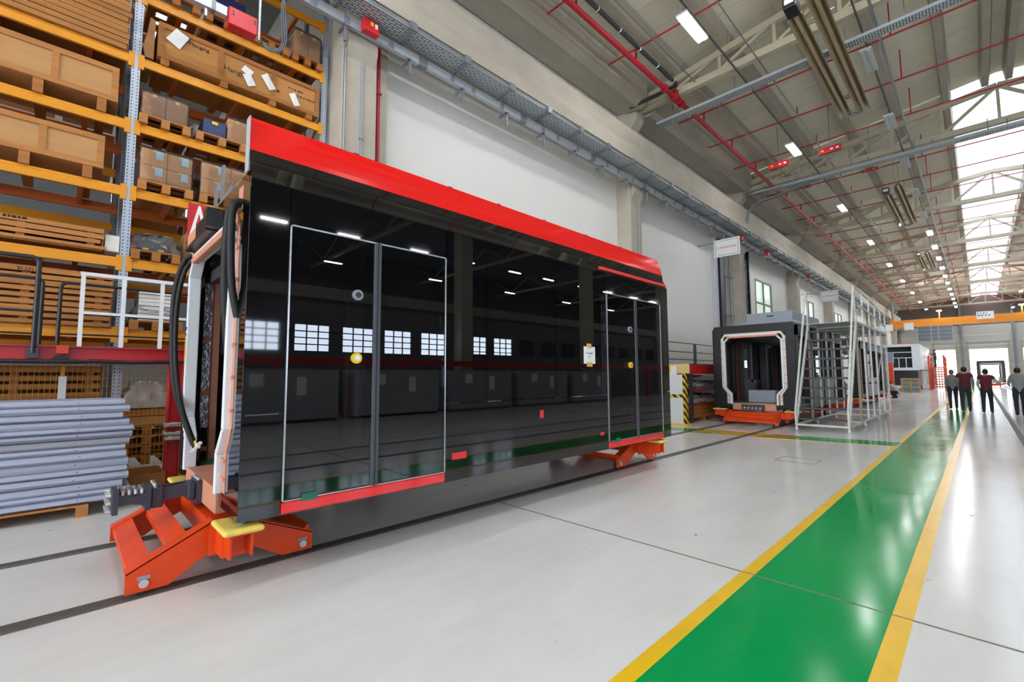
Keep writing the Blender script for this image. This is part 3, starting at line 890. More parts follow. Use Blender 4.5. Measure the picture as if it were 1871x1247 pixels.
# corner cover of the near end post, tapes, tags, notice
box('corner_cover', BLACKGLOSS, HW - .20, HW - .002, -.004, .02, .487, 2.9, parent=tram, bevel=.002)
side_panel(tram, 1, 4.42, 6.34, 3.0, 3.045, REDTAG, 'red_tape_strip', t=.05, proud=.004)
for (yy, z, a, b) in ((1.93, .714, .09, .032), (3.16, 1.048, .03, .045), (4.39, .706, .045, .022)):
    side_panel(tram, 1, yy - a, yy + a, z - b, z + b, REDTAG, 'red_tag', t=.01, proud=.004)
for yy in (.42, 4.70):
    side_panel(tram, 1, yy, yy + .12, .56, .615, GREENFL, 'green_film_scrap', t=.01, proud=.018)
nt_ = side_panel(tram, 1, 4.0, 4.25, 1.66, 1.89, PAPER, 'paper_notice', t=.004, proud=.006)
marks(nt_, GREYPOST, (HW + .007, 4.05, 1.80), (0, 1, 0), (0, 0, 1), (5,), 3, .018)
marks(nt_, GREYPOST, (HW + .007, 4.11, 1.755), (0, 1, 0), (0, 0, 1), (1,), 4, .022)
side_panel(tram, 1, 4.06, 4.16, 1.87, 1.93, TAPEY, 'notice_tape', t=.004, proud=.011)
side_panel(tram, 1, 4.06, 4.18, 1.62, 1.68, TAPEY, 'notice_tape', t=.004, proud=.011)
side_panel(tram, 1, .02, .24, 1.222, 1.232, GREYPOST, 'skirt_bead', t=.03, proud=.003)
tram.location = (CX, .9, 0)

# ------------------------------------------------------------------ orange stand under the tram ends
def stand(name, label, y, flip=1, group=None):
    st = thing(name, label, 'stand', group=group)
    f = flip
    for s in (-1, 1):
        xo = .71 * s
        MB().prism([(-.60 * f, .03), (-.60 * f, .165), (-.10 * f, .415), (.06 * f, .415), (.64 * f, .165), (.64 * f, .03), (.40 * f, .03), (.03 * f, .25), (-.20 * f, .14), (-.36 * f, .03)],
                   'x', xo - .015 if s > 0 else xo - .015, xo + .015).build('side_plate', ORANGE, st)
        mb = MB()
        mb.bar((xo - s * .04, -.60 * f, .165), (xo - s * .04, -.10 * f, .415), .11, .016)
        mb.bar((xo - s * .04, .06 * f, .415), (xo - s * .04, .64 * f, .165), .11, .016)
        mb.build('top_flange', ORANGE, st)
        for yy in (-.50, .56):
            h = MB().disc((xo + s * .02, yy * f, .085), 'x', .028, .03, 14).build('wheel_bolt', BOLT, st)
            box('bolt_plate', GREYBOX, xo + s * .016, xo + s * .022, yy * f - .035, yy * f + .035, .11, .135, parent=h)
            MB().disc((xo - s * .05, yy * f, .06), 'x', .06, .05, 16).build('wheel', DARKPIPE, st)
    for (a, b, c, d) in ((-.585, -.46, .03, .20), (-.36, -.25, .13, .315), (.50, .62, .04, .20)):
        MB().prism([(a * f, d - .095), (a * f, d - .035), (b * f, d + .03), (b * f, d - .035)], 'x', -.70, .70).build('cross_beam', ORANGE, st, bevel=.004)
    # bolster with pad brackets
    MB().prism([(-.10, .21), (-.10, .38), (.06, .38), (.06, .21)], 'x', -1.0, 1.0).build('bolster', ORANGE, st, bevel=.004)
    for s in (-1, 1):
        mb = MB()
        mb.box(s * .86, s * 1.16, -.09, -.075, .24, .41); mb.box(s * .86, s * 1.16, .045, .06, .24, .41)
        mb.box(s * .84, s * 1.18, -.11, .10, .395, .41)
        mb.box(s * .80, s * .815, -.14, .1, .19, .41)
        mb.build('pad_bracket', ORANGE, st)
        MB().box(s * .82, s * 1.22, -.14, .12, .41, .45).build('support_pad', PADY, st, bevel=.02)
        MB().disc((s * 1.08, -.0, .47), 'z', .03, .05, 10).build('jack_foot', GALVD, st)
    st.location = (CX, y, 0)
    return st
stand('transport_stand', 'orange trestle stand under the near end of the black tram', .95)
stand('transport_stand', 'orange trestle stand under the far end of the black tram', 7.0, -1)

# ------------------------------------------------------------------ drawbar coupler with bolts
cp = thing('coupler_bar', 'dark drawbar coupler full of white bolts in front of the tram end', 'coupler', (CX, .45, .44))
box('flange', DARKMET, CX - .13, CX + .13, .30, .335, .44, .62, parent=cp)
box('flange', DARKMET, CX - .13, CX + .13, .50, .535, .44, .62, parent=cp)
MB().prism([(.335, .50), (.335, .58), (.42, .55), (.50, .58), (.50, .48), (.42, .50)], 'x', CX - .10, CX + .10).build('coupler_head', DARKMET, cp)
MB().box(CX - .10, CX + .10, .535, .62, .44, .61).build('coupler_block', DARKMET, cp, bevel=.015)
for s in (-1, 1):
    MB().bar((CX + s * .055, .62, .54), (CX + s * .06, .80, .55), .04, .10).build('drawbar', DARKMET, cp)
MB().box(CX - .11, CX + .11, .78, .84, .46, .60).build('coupler_block', DARKMET, cp, bevel=.015)
MB().box(CX - .13, CX + .13, .84, .875, .43, .62).build('flange', DARKMET, cp)
for yy, z0 in ((.285, .47), (.285, .53), (.285, .59)):
    for i in range(4):
        MB().disc((CX - .105 + .07 * i, yy - .01, z0), 'y', .016, .03, 8).build('bolt', BOLT, cp)
for yy in (.36, .40, .44, .48, .56, .86):
    for i in range(4):
        MB().disc((CX - .09 + .06 * i, yy, .595 if yy < .5 else .62), 'z', .014, .035, 8).build('bolt', BOLT, cp)
# ================================================================== pallet racking and goods on the left
RXF, RXB = -8.50, -9.60
def dotted(name, rgb):
    """galvanised upright with rows of punched holes"""
    m = bpy.data.materials.new(name); m.use_nodes = True
    nt = m.node_tree; b = nt.nodes['Principled BSDF']
    b.inputs['Metallic'].default_value = .55; b.inputs['Roughness'].default_value = .42
    tc = nt.nodes.new('ShaderNodeTexCoord'); sx = nt.nodes.new('ShaderNodeSeparateXYZ')
    nt.links.new(tc.outputs['Object'], sx.inputs[0])
    def math_(op, a, bv=None):
        n = nt.nodes.new('ShaderNodeMath'); n.operation = op
        if isinstance(a, float): n.inputs[0].default_value = a
        else: nt.links.new(a, n.inputs[0])
        if bv is not None:
            if isinstance(bv, float): n.inputs[1].default_value = bv
            else: nt.links.new(bv, n.inputs[1])
        return n.outputs[0]
    zz = math_('ABSOLUTE', math_('SUBTRACT', math_('FRACT', math_('MULTIPLY', sx.outputs['Z'], 20.0)), .5))
    yy = math_('ABSOLUTE', math_('SUBTRACT', math_('ABSOLUTE', sx.outputs['Y']), .028))
    hole = math_('MULTIPLY', math_('LESS_THAN', zz, .17), math_('LESS_THAN', yy, .007))
    mx = nt.nodes.new('ShaderNodeMixRGB')
    mx.inputs['Color1'].default_value = (*lin(rgb), 1); mx.inputs['Color2'].default_value = (*lin((40, 42, 48)), 1)
    nt.links.new(hole, mx.inputs['Fac']); nt.links.new(mx.outputs[0], b.inputs['Base Color'])
    return m
UPR = dotted('punched_upright_steel', (176, 186, 198))

rack = thing('pallet_rack', 'tall pallet rack with yellow beams and punched steel uprights', 'rack', (RXF, .5, 0))
UPY = [-2.30, .505, 3.27]
for y in UPY:
    for x in (RXF, RXB):
        # channel section, local origin on the post axis so the hole rows follow it
        o = MB().add([], []).box(x - .05, x + .05, y - .052, y + .052, 0, 9.2)
        me_o = bpy.data.objects.new('upright', None) if False else None
        mb = MB()
        mb.box(-.012, .006, -.05, .05, 0, 9.2)
        mb.box(-.07, -.012, -.05, -.036, 0, 9.2); mb.box(-.07, -.012, .036, .05, 0, 9.2)
        if x == RXB:
            mb.v = [Vector((-v.x, v.y, v.z)) for v in mb.v]
        me = mb.mesh('upright'); me.materials.append(UPR)
        u = bpy.data.objects.new('upright', me); COL.objects.link(u)
        u.parent = rack; u.location = Vector((x, y, 0)) - OFF[rack.name]
        box('foot_plate', GALVD, x - .08, x + .08, y - .07, y + .07, 0, .012, parent=rack)
    z = .25
    k = 0
    while z < 8.6:
        a, b = ((RXF - .06, RXB + .06) if k % 2 == 0 else (RXB + .06, RXF - .06))
        MB().bar((a, y, z), (b, y, z + .75), .03, .03, up=(0, 1, 0)).build('brace', RACKD if k % 2 else GALVD, rack)
        z += .8; k += 1
LEV = [2.12, 3.15, 4.20, 5.20, 6.22, 7.24, 8.26]
for (ya, yb) in ((UPY[0] + .055, UPY[1] - .055), (UPY[1] + .055, UPY[2] - .055)):
    for z in LEV:
        mb = MB()
        mb.prism([(RXF - .035, z - .07), (RXF + .012, z - .07), (RXF + .012, z + .03), (RXF + .0, z + .04), (RXF + .0, z + .07), (RXF - .035, z + .07)], 'y', ya, yb)
        b1 = mb.build('front_beam', RACKY, rack, bevel=.004)
        for yy in (ya, yb):
            box('beam_connector', RACKY, RXF - .03, RXF + .02, yy - .035, yy + .035, z - .12, z + .10, parent=b1)
        box('rear_beam', RACKD, RXB, RXB + .045, ya, yb, z - .07, z + .07, parent=rack)
        for i in range(3):
            yy = ya + .45 + i * (yb - ya - .9) / 2
            box('cross_bar', RACKD, RXB + .05, RXF - .04, yy - .03, yy + .03, z - .03, z + .066, parent=rack)
B = lambda i: LEV[i] + .07      # top of the beams of level i (0 is the lowest)

def pallet(label, y0, y1, z, x0=-9.50, x1=-8.42, m=WOOD, h=.14, group='wooden pallets on the rack', n=5):
    p = thing('wooden_pallet', label, 'pallet', ((x0 + x1) / 2, (y0 + y1) / 2, z), group)
    t = .02
    for i in range(n):
        a = x0 + i * (x1 - x0 - .1) / (n - 1)
        box('deck_board', m, a, a + .1, y0, y1, z + h - t, z + h, parent=p)
    for yy in (y0, (y0 + y1) / 2 - .05, y1 - .1):
        box('stringer_board', m, x0, x1, yy, yy + .1, z + h - 2 * t, z + h - t, parent=p)
        for xx in (x0, (x0 + x1) / 2 - .06, x1 - .12):
            box('block', m, xx, xx + .12, yy, yy + .1, z + t, z + h - 2 * t, parent=p)
        box('bottom_board', m, x0, x1, yy, yy + .1, z, z + t, parent=p)
    return p

def crumple(y0, y1, x0, x1, z0, z1, amp=.02, n=7, seed=1, taper=0.0):
    """closed box-like shell with a wavy surface, for film and bags"""
    rnd = random.Random(seed)
    mb = MB()
    bm = bmesh.new()
    bmesh.ops.create_cube(bm, size=1.0)
    bmesh.ops.subdivide_edges(bm, edges=bm.edges[:], cuts=n, use_grid_fill=True)
    for v in bm.verts:
        t = v.co.z + .5
        k = 1 - taper * t * t
        x = (v.co.x * k + .5) * (x1 - x0) + x0; y = (v.co.y * k + .5) * (y1 - y0) + y0; z = t * (z1 - z0) + z0
        v.co = (x + rnd.uniform(-amp, amp), y + rnd.uniform(-amp, amp), z + (rnd.uniform(-amp, amp) if t > .05 else 0))
    bm.verts.ensure_lookup_table()
    mb.add([v.co.copy() for v in bm.verts], [[v.index for v in f.verts] for f in bm.faces], True)
    bm.free()
    return mb

LABELB = mat('pale_blue_label', (170, 204, 216), .6)
def cartons(label, y0, y1, z0, z1, ny, nz, wrap=True, x0=-9.4, x1=-8.46, m=CARD, seed=1, labels=True):
    c = thing('wrapped_cartons', label, 'boxes', ((x0 + x1) / 2, (y0 + y1) / 2, z0), 'carton loads on the rack')
    dy = (y1 - y0) / ny; dz = (z1 - z0) / nz
    rnd = random.Random(seed)
    for j in range(nz):
        for i in range(ny):
            a = y0 + i * dy; b = z0 + j * dz
            q = box('carton', m, x0, x1 + rnd.uniform(-.01, .0), a + .003, a + dy - .003, b + .002, b + dz - .002, parent=c, bevel=.006)
            if labels:
                box('carton_label', LABELB, x1 + .0005, x1 + .003, a + dy * .55, a + dy * .55 + .09, b + dz * .45, b + dz * .45 + .13, parent=q)
            box('tape_strip', TAPEY, x1 + .0002, x1 + .0015, a + dy * .5 - .025, a + dy * .5 + .025, b + dz * .86, b + dz - .004, parent=q)
    if wrap:
        crumple(y0 - .012, y1 + .012, x0 - .01, x1 + .03, z0 + .002, z1 + .02, .008, 9, seed).build('stretch_wrap', WRAP, c)
    return c

def ply_crate(label, y0, y1, z0, z1, battens, x0=-9.5, x1=-8.45, feet=0.0, m=PLY, bm_=WOOD):
    c = thing('plywood_crate', label, 'crate', ((x0 + x1) / 2, (y0 + y1) / 2, z0 - feet), 'plywood crates on the rack')
    box('panel', m, x0, x1 - .02, y0, y1, z0, z1, parent=c)
    bw = .075
    for zz in (z0, z1 - bw):
        box('rail', bm_, x1 - .02, x1, y0, y1, zz, zz + bw, parent=c)
    for t in battens:
        yy = y0 + t * (y1 - y0 - bw)
        box('batten', bm_, x1 - .02, x1 - .002, yy, yy + bw, z0 + bw, z1 - bw, parent=c)
    if feet:
        for t in (.02, .36, .68, .95):
            yy = y0 + t * (y1 - y0 - .1)
            box('foot_block', WOOD2, x0, x1 - .01, yy, yy + .1, z0 - feet, z0, parent=c)
    return c

def slat_crate(label, y0, y1, z0, z1, n, x0=-9.5, x1=-8.45, m=WOOD, gap=.016, posts=(0.0, .34, .67, .96), seed=3, sway=.012):
    c = thing('slatted_crate', label, 'crate', ((x0 + x1) / 2, (y0 + y1) / 2, z0), 'slatted timber crates on the rack')
    rnd = random.Random(seed)
    dz = (z1 - z0) / n
    for i in range(n):
        zz = z0 + i * dz
        e = rnd.uniform(-sway, sway) * 2
        box('slat', m, x1 - .022, x1, y0, y1 + e, zz + gap * rnd.uniform(.3, 1.3) / 2, zz + dz - gap * rnd.uniform(.3, 1.3) / 2, parent=c)
    for t in posts:
        yy = y0 + t * (y1 - y0 - .08)
        box('post', WOOD2, x1 - .06, x1 - .022, yy, yy + .08, z0, z1, parent=c)
    box('lid', WOOD2, x0, x1 - .03, y0, y1, z1 - .02, z1, parent=c)
    box('base', WOOD2, x0, x1 - .03, y0, y1, z0, z0 + .03, parent=c)
    box('back_panel', WOOD2, x0, x0 + .02, y0, y1, z0 + .03, z1 - .02, parent=c)
    for yy in (y0, y1 - .02):
        box('end_panel', WOOD2, x0 + .02, x1 - .06, yy, yy + .02, z0 + .03, z1 - .02, parent=c)
    return c

def sheet(name, crate, y, z, w, h, tilt, x=-8.447):
    """loose paper sheet stapled on a crate face"""
    cs, sn = math.cos(tilt), math.sin(tilt)
    pts = [(-w / 2, -h / 2), (w / 2, -h / 2), (w / 2 * .9, h / 2), (-w / 2, h / 2 * .96)]
    vs = []
    for d in (0, .003):
        for i, (a, b) in enumerate(pts):
            vs.append((x + d + (.02 if i == 2 else 0), y + a * cs - b * sn, z + a * sn + b * cs))
    return MB().add(vs, [(3, 2, 1, 0), (4, 5, 6, 7), (0, 1, 5, 4), (1, 2, 6, 5), (2, 3, 7, 6), (3, 0, 4, 7)]).build(name, PAPER, crate)

RX90 = (math.pi / 2, 0, math.pi / 2)
# ---- right bay, upper crate with loose papers
cr = ply_crate('long plywood crate with torn white papers on an upper shelf', .74, 3.16, B(4) + .1, B(4) + .66, (0, .335, .68, 1), m=mat('plywood_amber', (186, 128, 62), .65, vary=.12, vscale=1.6, stretch=(1, .4, 4)), bm_=WOOD2, feet=.1)
sheet('paper_sheet', cr, .98, 6.78, .2, .26, -.5)
sheet('paper_sheet', cr, 1.95, 6.72, .16, .12, -.5); sheet('paper_sheet', cr, 1.98, 6.58, .13, .2, .5)
sheet('paper_sheet', cr, 2.28, 6.68, .12, .26, .6)
sheet('paper_sheet', cr, 2.72, 6.55, .11, .22, .45)
lettering('crate_print', 'Hanging', .12, BLACKINK, cr, (-8.468, 1.80, 6.64), RX90)
lettering('crate_print', 'Hanging', .085, BLACKINK, cr, (-8.468, 1.26, 6.80), RX90)
MB().tube([(-8.468, 1.10 + .035 * math.cos(a * .5), 6.84 + .035 * math.sin(a * .5)) for a in range(14)], .006, 5).build('crate_emblem', BLACKINK, cr)
marks(cr, BLACKINK, (-8.469, 2.62, 6.75), (0, 1, 0), (0, 0, 1), (6,), 3, .028)
marks(cr, BLACKINK, (-8.469, 2.72, 6.66), (0, 1, 0), (0, 0, 1), (9,), 5, .024)
marks(cr, BLACKINK, (-8.469, 2.36, 6.60), (0, 1, 0), (0, 0, 1), (2,), 6, .04)
MB().prism([(.60, 6.33), (.70, 6.33), (.705, 6.95), (.64, 6.98), (.61, 6.7), (.57, 6.5)], 'x', -9.3, -8.5).build('cardboard_scrap', CARDD, None, 'brown cardboard standing at the end of the papered crate', 'cardboard')
# level above, seen from below
for i, (a, b) in enumerate(((.62, 1.25), (1.32, 1.95), (2.02, 2.6), (2.66, 3.2))):
    pallet('wooden pallet on the highest shelf, ' + ('nearest the steel upright', 'second from the steel upright', 'third from the steel upright', 'beside the concrete column')[i], a, b, B(5), m=WOOD2)
MB().box(-9.4, -8.5, 1.38, 1.9, B(5) + .141, B(5) + .6).build('dark_tote', BLUEBOX, None, 'dark blue bin on the highest shelf', 'bin', bevel=.02)
cartons('film wrapped brown cartons on the highest shelf beside the column', 2.7, 3.16, B(5) + .142, B(5) + .62, 2, 1, m=CARDD, seed=5, labels=False)
# ---- level 5
pallet('wooden pallet under two wrapped cartons, third shelf of the right bay', .57, 1.20, B(3))
cartons('two wrapped brown cartons beside the upright above the carton stacks', .60, 1.16, B(3) + .142, B(3) + .50, 2, 1, m=CARDD, seed=7, labels=False)
pallet('wooden pallet under the dark blue box', 1.27, 1.99, B(3))
bb = MB().box(-8.95, -8.455, 1.36, 1.68, B(3) + .142, B(3) + .40).build('blue_box', BLUEBOX, None, 'dark blue box with yellow label wrapped on a pallet', 'box', bevel=.012)
box('yellow_label', YELLOW, -8.454, -8.451, 1.48, 1.56, B(3) + .33, B(3) + .375, parent=bb)
cartons('brown carton wrapped in film beside the dark blue box', 1.70, 1.98, B(3) + .142, B(3) + .52, 1, 1, m=CARD, seed=9, labels=False)
crumple(1.30, 1.67, -9.40, -9.0, B(3) + .142, B(3) + .50, .02, 6, 4).build('film_bundle', MILKY, None, 'crumpled clear film bundle behind the dark blue box', 'film')
pallet('wooden pallet behind the red roof edge', 2.06, 2.66, B(3))
cartons('stack of small cartons with blue labels behind the red roof edge', 2.08, 2.64, B(3) + .142, B(3) + .56, 2, 2, seed=11)
pallet('wooden pallet next to the concrete column, third shelf', 2.72, 3.2, B(3))
cartons('carton with blue labels beside the concrete column', 2.74, 3.18, B(3) + .142, B(3) + .42, 2, 1, seed=13)
# ---- level 4
pallet('wooden pallet under the large wrapped carton stack', .60, 1.27, B(2))
cartons('large film wrapped stack of tan cartons beside the upright', .62, 1.25, B(2) + .142, B(2) + .64, 2, 2, seed=15, wrap=True)
pallet('wooden pallet under the carton stack behind the tram roof bracket', 1.36, 2.2, B(2))
cartons('film wrapped tan cartons behind the tram roof bracket', 1.37, 2.18, B(2) + .142, B(2) + .66, 2, 2, seed=17)
# ---- level 3
pallet('wooden pallet under the black wrapped part', .57, 1.15, B(1), m=WOOD2)
bp_ = thing('wrapped_machine_part', 'black machine part with yellow stickers under grey film', 'part', (-8.7, .83, B(1) + .142))
MB().prism([(.64, B(1) + .142), (1.02, B(1) + .142), (1.02, B(1) + .2), (.84, B(1) + .3), (.68, B(1) + .35), (.64, B(1) + .24)], 'x', -8.95, -8.5).build('body', mat('black_part', (26, 30, 44), .3), bp_, bevel=.01)
box('base', BLACKDULL, -8.97, -8.47, .63, 1.03, B(1) + .142, B(1) + .2, parent=bp_)
for yy in (.70, .88):
    box('yellow_sticker', YELLOW, -8.469, -8.466, yy, yy + .07, B(1) + .16, B(1) + .185, parent=bp_)
crumple(.57, 1.14, -9.3, -8.44, B(1) + .142, B(1) + .42, .02, 8, 6, .25).build('film', MILKY if False else WRAP, bp_)
MB().box(-9.55, -9.32, .80, 1.15, B(1) + .0, B(1) + .62).build('white_sheet_stack', WHITESTK, None, 'tall white stack of sheets behind the black wrapped part', 'sheets')
crumple(1.19, 1.45, -9.3, -8.5, B(1) + .03, B(1) + .55, .02, 6, 8, .2).build('wrapped_bale', CARDD, None, 'brown wrapped bale beside the tram end', 'bale')
# ---- level 2
pallet('wooden pallet under the white wrapped board stack', .60, 1.22, B(0))
ws = thing('white_board_stack', 'white stack of boards in clear film seen through the white railing', 'boards', (-8.8, .9, B(0) + .142))
for i in range(8):
    box('board', WHITESTK, -9.2 + random.uniform(-.01, .01), -8.55 + random.uniform(-.01, .01), .70, 1.10, B(0) + .142 + i * .058, B(0) + .142 + i * .058 + .05, parent=ws)
crumple(.62, 1.20, -9.3, -8.48, B(0) + .142, B(0) + .34, .03, 8, 10, .2).build('film', WRAP, ws)
# ---- ground level
crumple(.58, 1.12, -9.2, -8.45, 1.06, 1.42, .03, 8, 12, .45).build('film_covered_load', MILKY, None, 'white film covered load behind the yellow mesh', 'load')
MB().box(-9.4, -8.44, .56, 1.16, .95, 1.04).build('timber_board', WOOD2, None, 'orange brown timber board under the film covered load', 'board')
MB().box(-9.4, -8.44, .58, 1.14, .82, .94).build('pale_timber_block', PLY, None, 'pale timber block above the stacked pallets', 'timber')
for i in range(4):
    pallet('wooden pallet behind the mesh, ' + ('lowest', 'second', 'third', 'topmost')[i] + ' of its stack', .58, 1.16, .27 + i * .138 if i else .262, h=.13, m=WOOD2)
wb = thing('wooden_box', 'low brown wooden box on the floor behind the coupler', 'box', (-7.95, .8, 0))
for (a, b, c, d) in ((-8.28, -7.62, .60, .625), (-8.28, -7.62, .975, 1.0), (-8.28, -8.255, .625, .975), (-7.645, -7.62, .625, .975)):
    box('side_board', WOOD2, a, b, c, d, 0, .25, parent=wb)
box('bottom', WOOD2, -8.25, -7.65, .63, .97, 0, .02, parent=wb)

# ---- left bay
sl = slat_crate('slatted timber crate on the top shelf of the left bay', -2.0, .40, B(4), B(4) + .84, 10, seed=21)
marks(sl, BLACKINK, (-8.4495, -.7, B(4) + .46), (0, 1, 0), (0, 0, 1), (4,), 8, .03)
ply_crate('plywood crate on dark feet, second shelf from the top left', -2.1, .325, B(3) + .19, B(3) + .70, (0, .245, .49, .74, 1), feet=.19)
ply_crate('plywood crate on dark feet just above the slatted stacks', -2.1, .22, B(2) + .17, B(2) + .64, (0, .25, .50, .745, 1), feet=.17)
crumple(-1.3, -.45, -9.2, -8.6, B(3) + .70, B(3) + .80, .015, 6, 14, .5).build('film_cover', MILKY, None, 'white film lying on top of a plywood crate at upper left', 'film')
sc_ = slat_crate('low slatted timber crate with gaps on the left shelf', -2.1, .275, B(1) + .05, B(1) + .36, 4, seed=23, gap=.03, sway=.02)
marks(sc_, BLACKINK, (-8.4495, -.68, B(1) + .33), (0, 1, 0), (0, 0, 1), (5,), 9, .03)
st_ = thing('dark_sheet_bundle', 'bundle of dark sheets with white labels behind the left rack', 'sheets', (-9.9, -.5, B(1)))
for i in range(6):
    box('sheet', mat('dark_brown_sheet', (84, 66, 52), .7), -10.9, -9.75, -1.0 + .03 * i, -.05 - .03 * i, B(1) + .42 + i * .03, B(1) + .445 + i * .03, parent=st_)
for yy in (-.62, -.30):
    box('white_label', PAPER, -9.745, -9.74, yy, yy + .16, B(1) + .5, B(1) + .62, parent=st_)
    box('timber_spacer', WOOD, -10.8, -9.73, yy - .02, yy + .08, B(1) + .605, B(1) + .66, parent=st_)
box('timber_base', WOOD2, -10.9, -9.73, -1.0, -.02, B(1) + .34, B(1) + .42, parent=st_)
MB().box(-9.0, -8.5, .29, .44, B(1) + .07, B(1) + .30).build('white_sheet_pile', WHITESTK, None, 'small white pile of sheets squeezed beside the upright', 'sheets')
s2 = slat_crate('slatted timber stack behind the black railing', -2.1, .40, B(0), B(0) + .76, 9, seed=25, gap=.03)
lettering('crate_print', 'TUZLA', .07, BLACKINK, s2, (-8.449, -.42, B(0) + .70), RX90)
slat_crate('slatted timber crate behind the yellow wire mesh', -2.1, .35, 1.0, 1.66, 6, seed=27, gap=.04)
slat_crate('lowest slatted timber crate behind the grey panels', -2.1, .35, .0, .96, 8, seed=29, gap=.03)

# ---- yellow wire mesh guard in front of the rack foot
ms = thing('wire_mesh_guard', 'yellow wire mesh guard in front of the rack foot', 'mesh', (-8.33, 0, 0))
mb = MB()
for i in range(66):
    y = -2.0 + i * .05
    mb.box(-8.332, -8.328, y, y + .004, .05, 1.70)
for i in range(17):
    z = .05 + i * .103
    mb.box(-8.328, -8.324, -2.0, 1.26, z, z + .004)
o = mb.build('wire', mat('yellow_mesh_wire', (214, 150, 30), .5), ms); o['kind'] = 'stuff'
for y in (-2.0, -.06, 1.24):
    box('mesh_post', RACKY if y > -.1 else GALVD, -8.35, -8.31, y, y + .04, 0, 1.72, parent=ms)
box('white_strip', PAPER, -8.309, -8.303, -.075, .0, 1.05, 1.52, parent=ms)

# ---- red work platform edge beside the rack
wp = thing('work_platform_beam', 'red steel platform beam on a red post beside the tram end', 'beam', (-7.95, .5, 0))
mb = MB(); mb.box(-7.96, -7.94, -4.0, 1.20, 1.70, 1.88); mb.box(-8.02, -7.88, -4.0, 1.20, 1.68, 1.70); mb.box(-8.02, -7.88, -4.0, 1.20, 1.88, 1.895)
mb.build('i_beam', REDBEAM, wp)
box('deck', mat('dark_deck_sheet', (70, 70, 74), .6), -8.3, -7.96, -4.0, 1.2, 1.895, 1.91, parent=wp)
mb = MB(); mb.box(-8.04, -7.86, 1.02, 1.035, 0, 1.68); mb.box(-8.04, -7.86, 1.165, 1.18, 0, 1.68); mb.box(-7.96, -7.94, 1.035, 1.165, 0, 1.68)
mb.build('post', REDBEAM, wp); box('post_foot', REDBEAM, -8.08, -7.82, .98, 1.22, 0, .015, parent=wp)
for z in (.82, .64, .70):
    crumple(1.0, 1.2, -8.06, -7.84, z, z + .05, .012, 3, int(z * 100)).build('film_band', MILKY, wp)
hb = box('hook_bracket', mat('orange_red_bracket', (200, 58, 34), .5), -7.94, -7.86, -.11, .0, 1.80, 1.90, parent=wp)
MB().prism([(-.16, 1.70), (-.12, 1.77), (.0, 1.79), (.0, 1.70)], 'x', -7.90, -7.86).build('black_hook', RUBBER, wp)
box('rail_socket', DARKMET, -7.93, -7.84, -.36, -.26, 1.74, 1.86, parent=wp)
hose([(-7.855, -4, 1.70), (-7.855, -.2, 1.70), (-7.85, .2, 1.715), (-7.85, .6, 1.70), (-7.84, .9, 1.715), (-7.84, 1.18, 1.72)], .025, 'black_hose', RUBBER, wp)
def tube_railing(label, x, y0, y1, z0, z1, mids, open_left=True, r=.021):
    rl = thing('black_railing', label, 'railing', (x, y1, z0), 'black railings on the red platform')
    pts = [(x, y0, z1), (x, y1 - .06, z1), (x, y1 - .018, z1 - .018), (x, y1, z1 - .06), (x, y1, z0)]
    MB().tube(pts, r).build('top_rail', BLACKRAIL, rl)
    for z in mids:
        MB().tube([(x, y0, z), (x, y1, z)], r * .6).build('mid_rail', BLACKRAIL, rl)
    return rl
tube_railing('tall black tube railing with rounded corner at the left edge', -7.85, -4.0, -.305, 1.80, 2.95, (2.30, ), r=.026)
tube_railing('shorter black tube railing just behind the tall one', -8.12, -4.0, -.27, 1.91, 2.74, (2.33, 2.05))
rl = thing('black_railing', 'black tube railing starting behind the white gate', 'railing', (-8.12, -.11, 1.91), 'black railings on the red platform')
MB().tube([(-8.12, -.11, 1.91), (-8.12, -.11, 2.66), (-8.12, -.09, 2.70), (-8.12, -.05, 2.72), (-8.12, 1.5, 2.72)], .021).build('top_rail', BLACKRAIL, rl)
for z in (2.33, 2.06):
    MB().tube([(-8.12, -.11, z), (-8.12, 1.5, z)], .012).build('mid_rail', BLACKRAIL, rl)
wg = thing('white_gate', 'white square tube gate on the red platform', 'gate', (-7.93, .08, 1.895))
for z, h in ((2.83, .045), (2.33, .035)):
    box('rail', WHITEP, -7.95, -7.91, .06 if z > 2.5 else .09, 1.45, z - h / 2, z + h / 2, parent=wg)
for y in (.09, .49, .90, 1.38):
    box('post', WHITEP, -7.949, -7.911, y - .022, y + .022, 1.895, 2.81, parent=wg)
# ---- letter sign on the rack
sg = thing('letter_sign', 'red sign with a white letter A on the rack', 'sign', (-8.3, 1.45, 3.5))
box('board', mat('red_sign_board', (196, 22, 36), .5), -8.32, -8.30, 1.20, 1.75, 3.55, 4.17, parent=sg)
lettering('letter', 'A', .80, PAPER, sg, (-8.297, 1.345, 3.84), RX90).scale = (.5, 1, 1)
for yy in (1.25, 1.70):
    box('hanger', GALV, -8.48, -8.32, yy, yy + .02, 4.12, 4.16, parent=sg)

